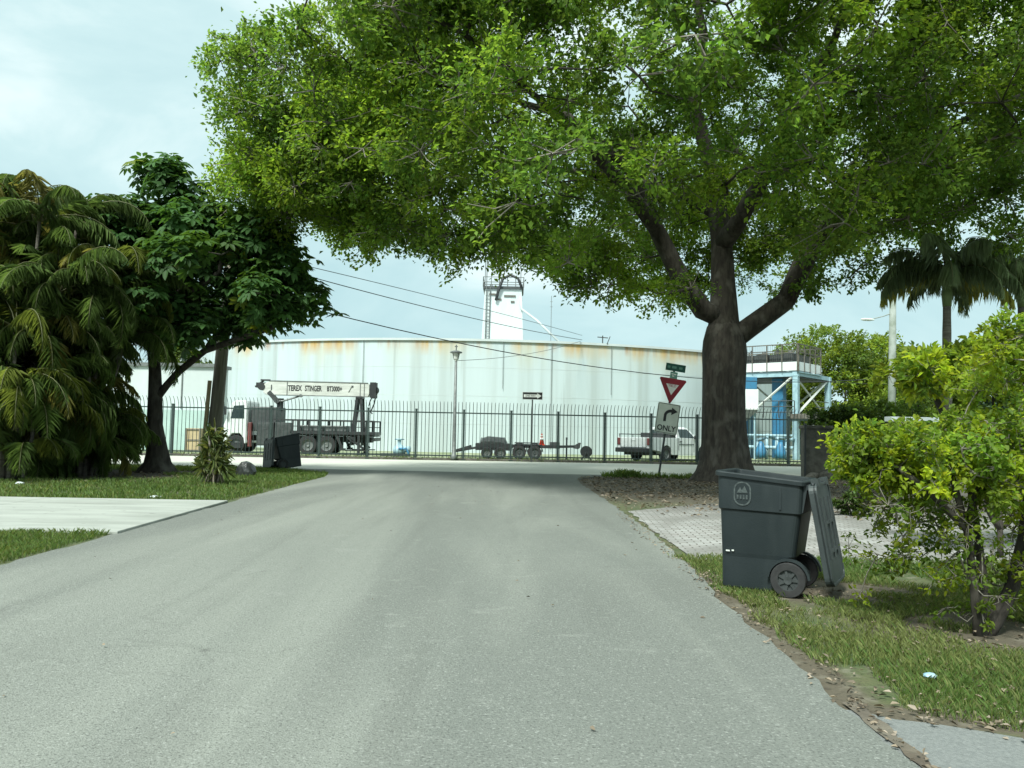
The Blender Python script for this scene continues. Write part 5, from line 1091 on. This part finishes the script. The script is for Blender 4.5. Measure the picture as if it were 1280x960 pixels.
wood('stems', nodes, par, 0, nb, rad, M['bark'], root, 8); wood('twigs', nodes, par, nb, len(nodes), np.minimum(rad, .02), M['twig'], root, 4)
l1, tw1 = tufts(T, rng.uniform(.18, .30, len(T)), 150, 10, .095, .52, YG, .9, .3); raw_mesh('leaves', *l1[:2], SH, root, l1[2]); twig_mesh(tw1, .004, M['twig'], root, 'leaf_stalks')
def bush(loc, r, H, z0, n_cl, label, seed, base, L=.12, per=90):
    global rng
    rng = np.random.default_rng(seed); root = thing('bush', label, 'bush', loc); tg = in_ell(n_cl, (0, 0, (H + z0) / 2), (r, r * .8, (H - z0) / 2), .4)
    limbs = [([np.array((0, 0, -.02)), np.array((.05, 0, H * .5))], None), ([np.array((0, 0, .0)), np.array((.4 * r, .1, H * .5))], 0), ([np.array((0, 0, .0)), np.array((-.4 * r, 0, H * .45))], 0)]
    nodes, par, nb, _ = grow(limbs, tg, .3, .15); rad = pipe_radii(par, len(nodes), .008, 2.3); wood('stems', nodes, par, 0, len(nodes), np.minimum(np.maximum(rad, .008), .07), M['bark'], root, 5)
    (v, f, t), tw = tufts(tg, rng.uniform(.2, .34, n_cl) * r, per, 7, L, .5, GREEN, .8, .5); raw_mesh('leaves', v, f, leaf_mat('bush_leaves', base, .25, .5), root, t); return root
bush((12.2, 29.2, 0), 1.3, 2.5, .9, 60, 'dark green bush growing over the stone pier', 93, (.07, .12, .03), .14, 150)
bush((14.3, 30.5, 0), 1.9, 2.7, .3, 60, 'dark green bush right of the one that covers the stone pier', 94, (.08, .135, .03), .14, 150)
bush((12.5, 27.4, 0), .75, 1.0, .1, 24, 'low dark bush at ground level right of the stones', 95, (.025, .045, .015), .12)
bush((6.2, 14.5, 0), .35, .5, .02, 14, 'small green weed growing through the brick paving behind the shrub', 96, (.06, .1, .025), .08)
# ---- dracaena
dr = thing('dracaena', 'spiky pale-striped dracaena on the left lawn before the slanting pole', 'plant', (-7.12, 19.3, 0)); dr.scale = (.78, .78, 1.18); rng = np.random.default_rng(97); P = []; D = []; N = []; T = []; b = MB()
for (x_, y_, h_) in ((0, 0, 1.15), (.12, .08, .85), (-.13, .05, .75), (.05, -.12, .55), (-.08, -.1, 1.0), (.2, -.05, .45), (-.2, -.08, .4)):
    tip = np.array([x_ * 1.5, y_ * 1.5, h_]); b.tube([(x_ * .6, y_ * .6, 0), (x_ * 1.1, y_ * 1.1, h_ * .5), tuple(tip)], [.045, .038, .03], 8)
    for k in range(46):
        a = k * 2.4; e_ = rng.uniform(-.7, 1.3); P.append(tip - np.array([0, 0, rng.uniform(0, .35) * h_])); D.append((math.cos(a) * math.cos(e_), math.sin(a) * math.cos(e_), math.sin(e_))); N.append((0, 0, 1.0) + rng.normal(size=3) * .25); T.append((np.array([1, 1, 1.]) if rng.random() < .6 else np.array([2.6, 2.1, 2.4])) * rng.uniform(.7, 1.3))
P = np.array(P); n = len(P); v, f, t = leaf_arrays(P, np.array(D), unit(np.array(N)), rng.uniform(.28, .46, n), np.full(n, .05), np.array(T), .1, .35); b.build('canes', M['palmbark'], dr, smooth=True)
raw_mesh('leaves', v, f, leaf_mat('dracaena_leaves', (.075, .105, .035), .25, .4), dr, t)
b = MB()
for k in range(26):
    a = rng.uniform(0, 6.28); r_0 = rng.uniform(.05, .3); b.tube([(r_0 * math.cos(a) * .4, r_0 * math.sin(a) * .4, rng.uniform(.2, .5)), (r_0 * math.cos(a), r_0 * math.sin(a), .15), (r_0 * 1.25 * math.cos(a), r_0 * 1.25 * math.sin(a), .01)], [.012, .018, .008], 4)
b.build('dead_leaves', mat('dry_leaf', (.22, .19, .14), .9, (.14, .12, .09), 6), dr)
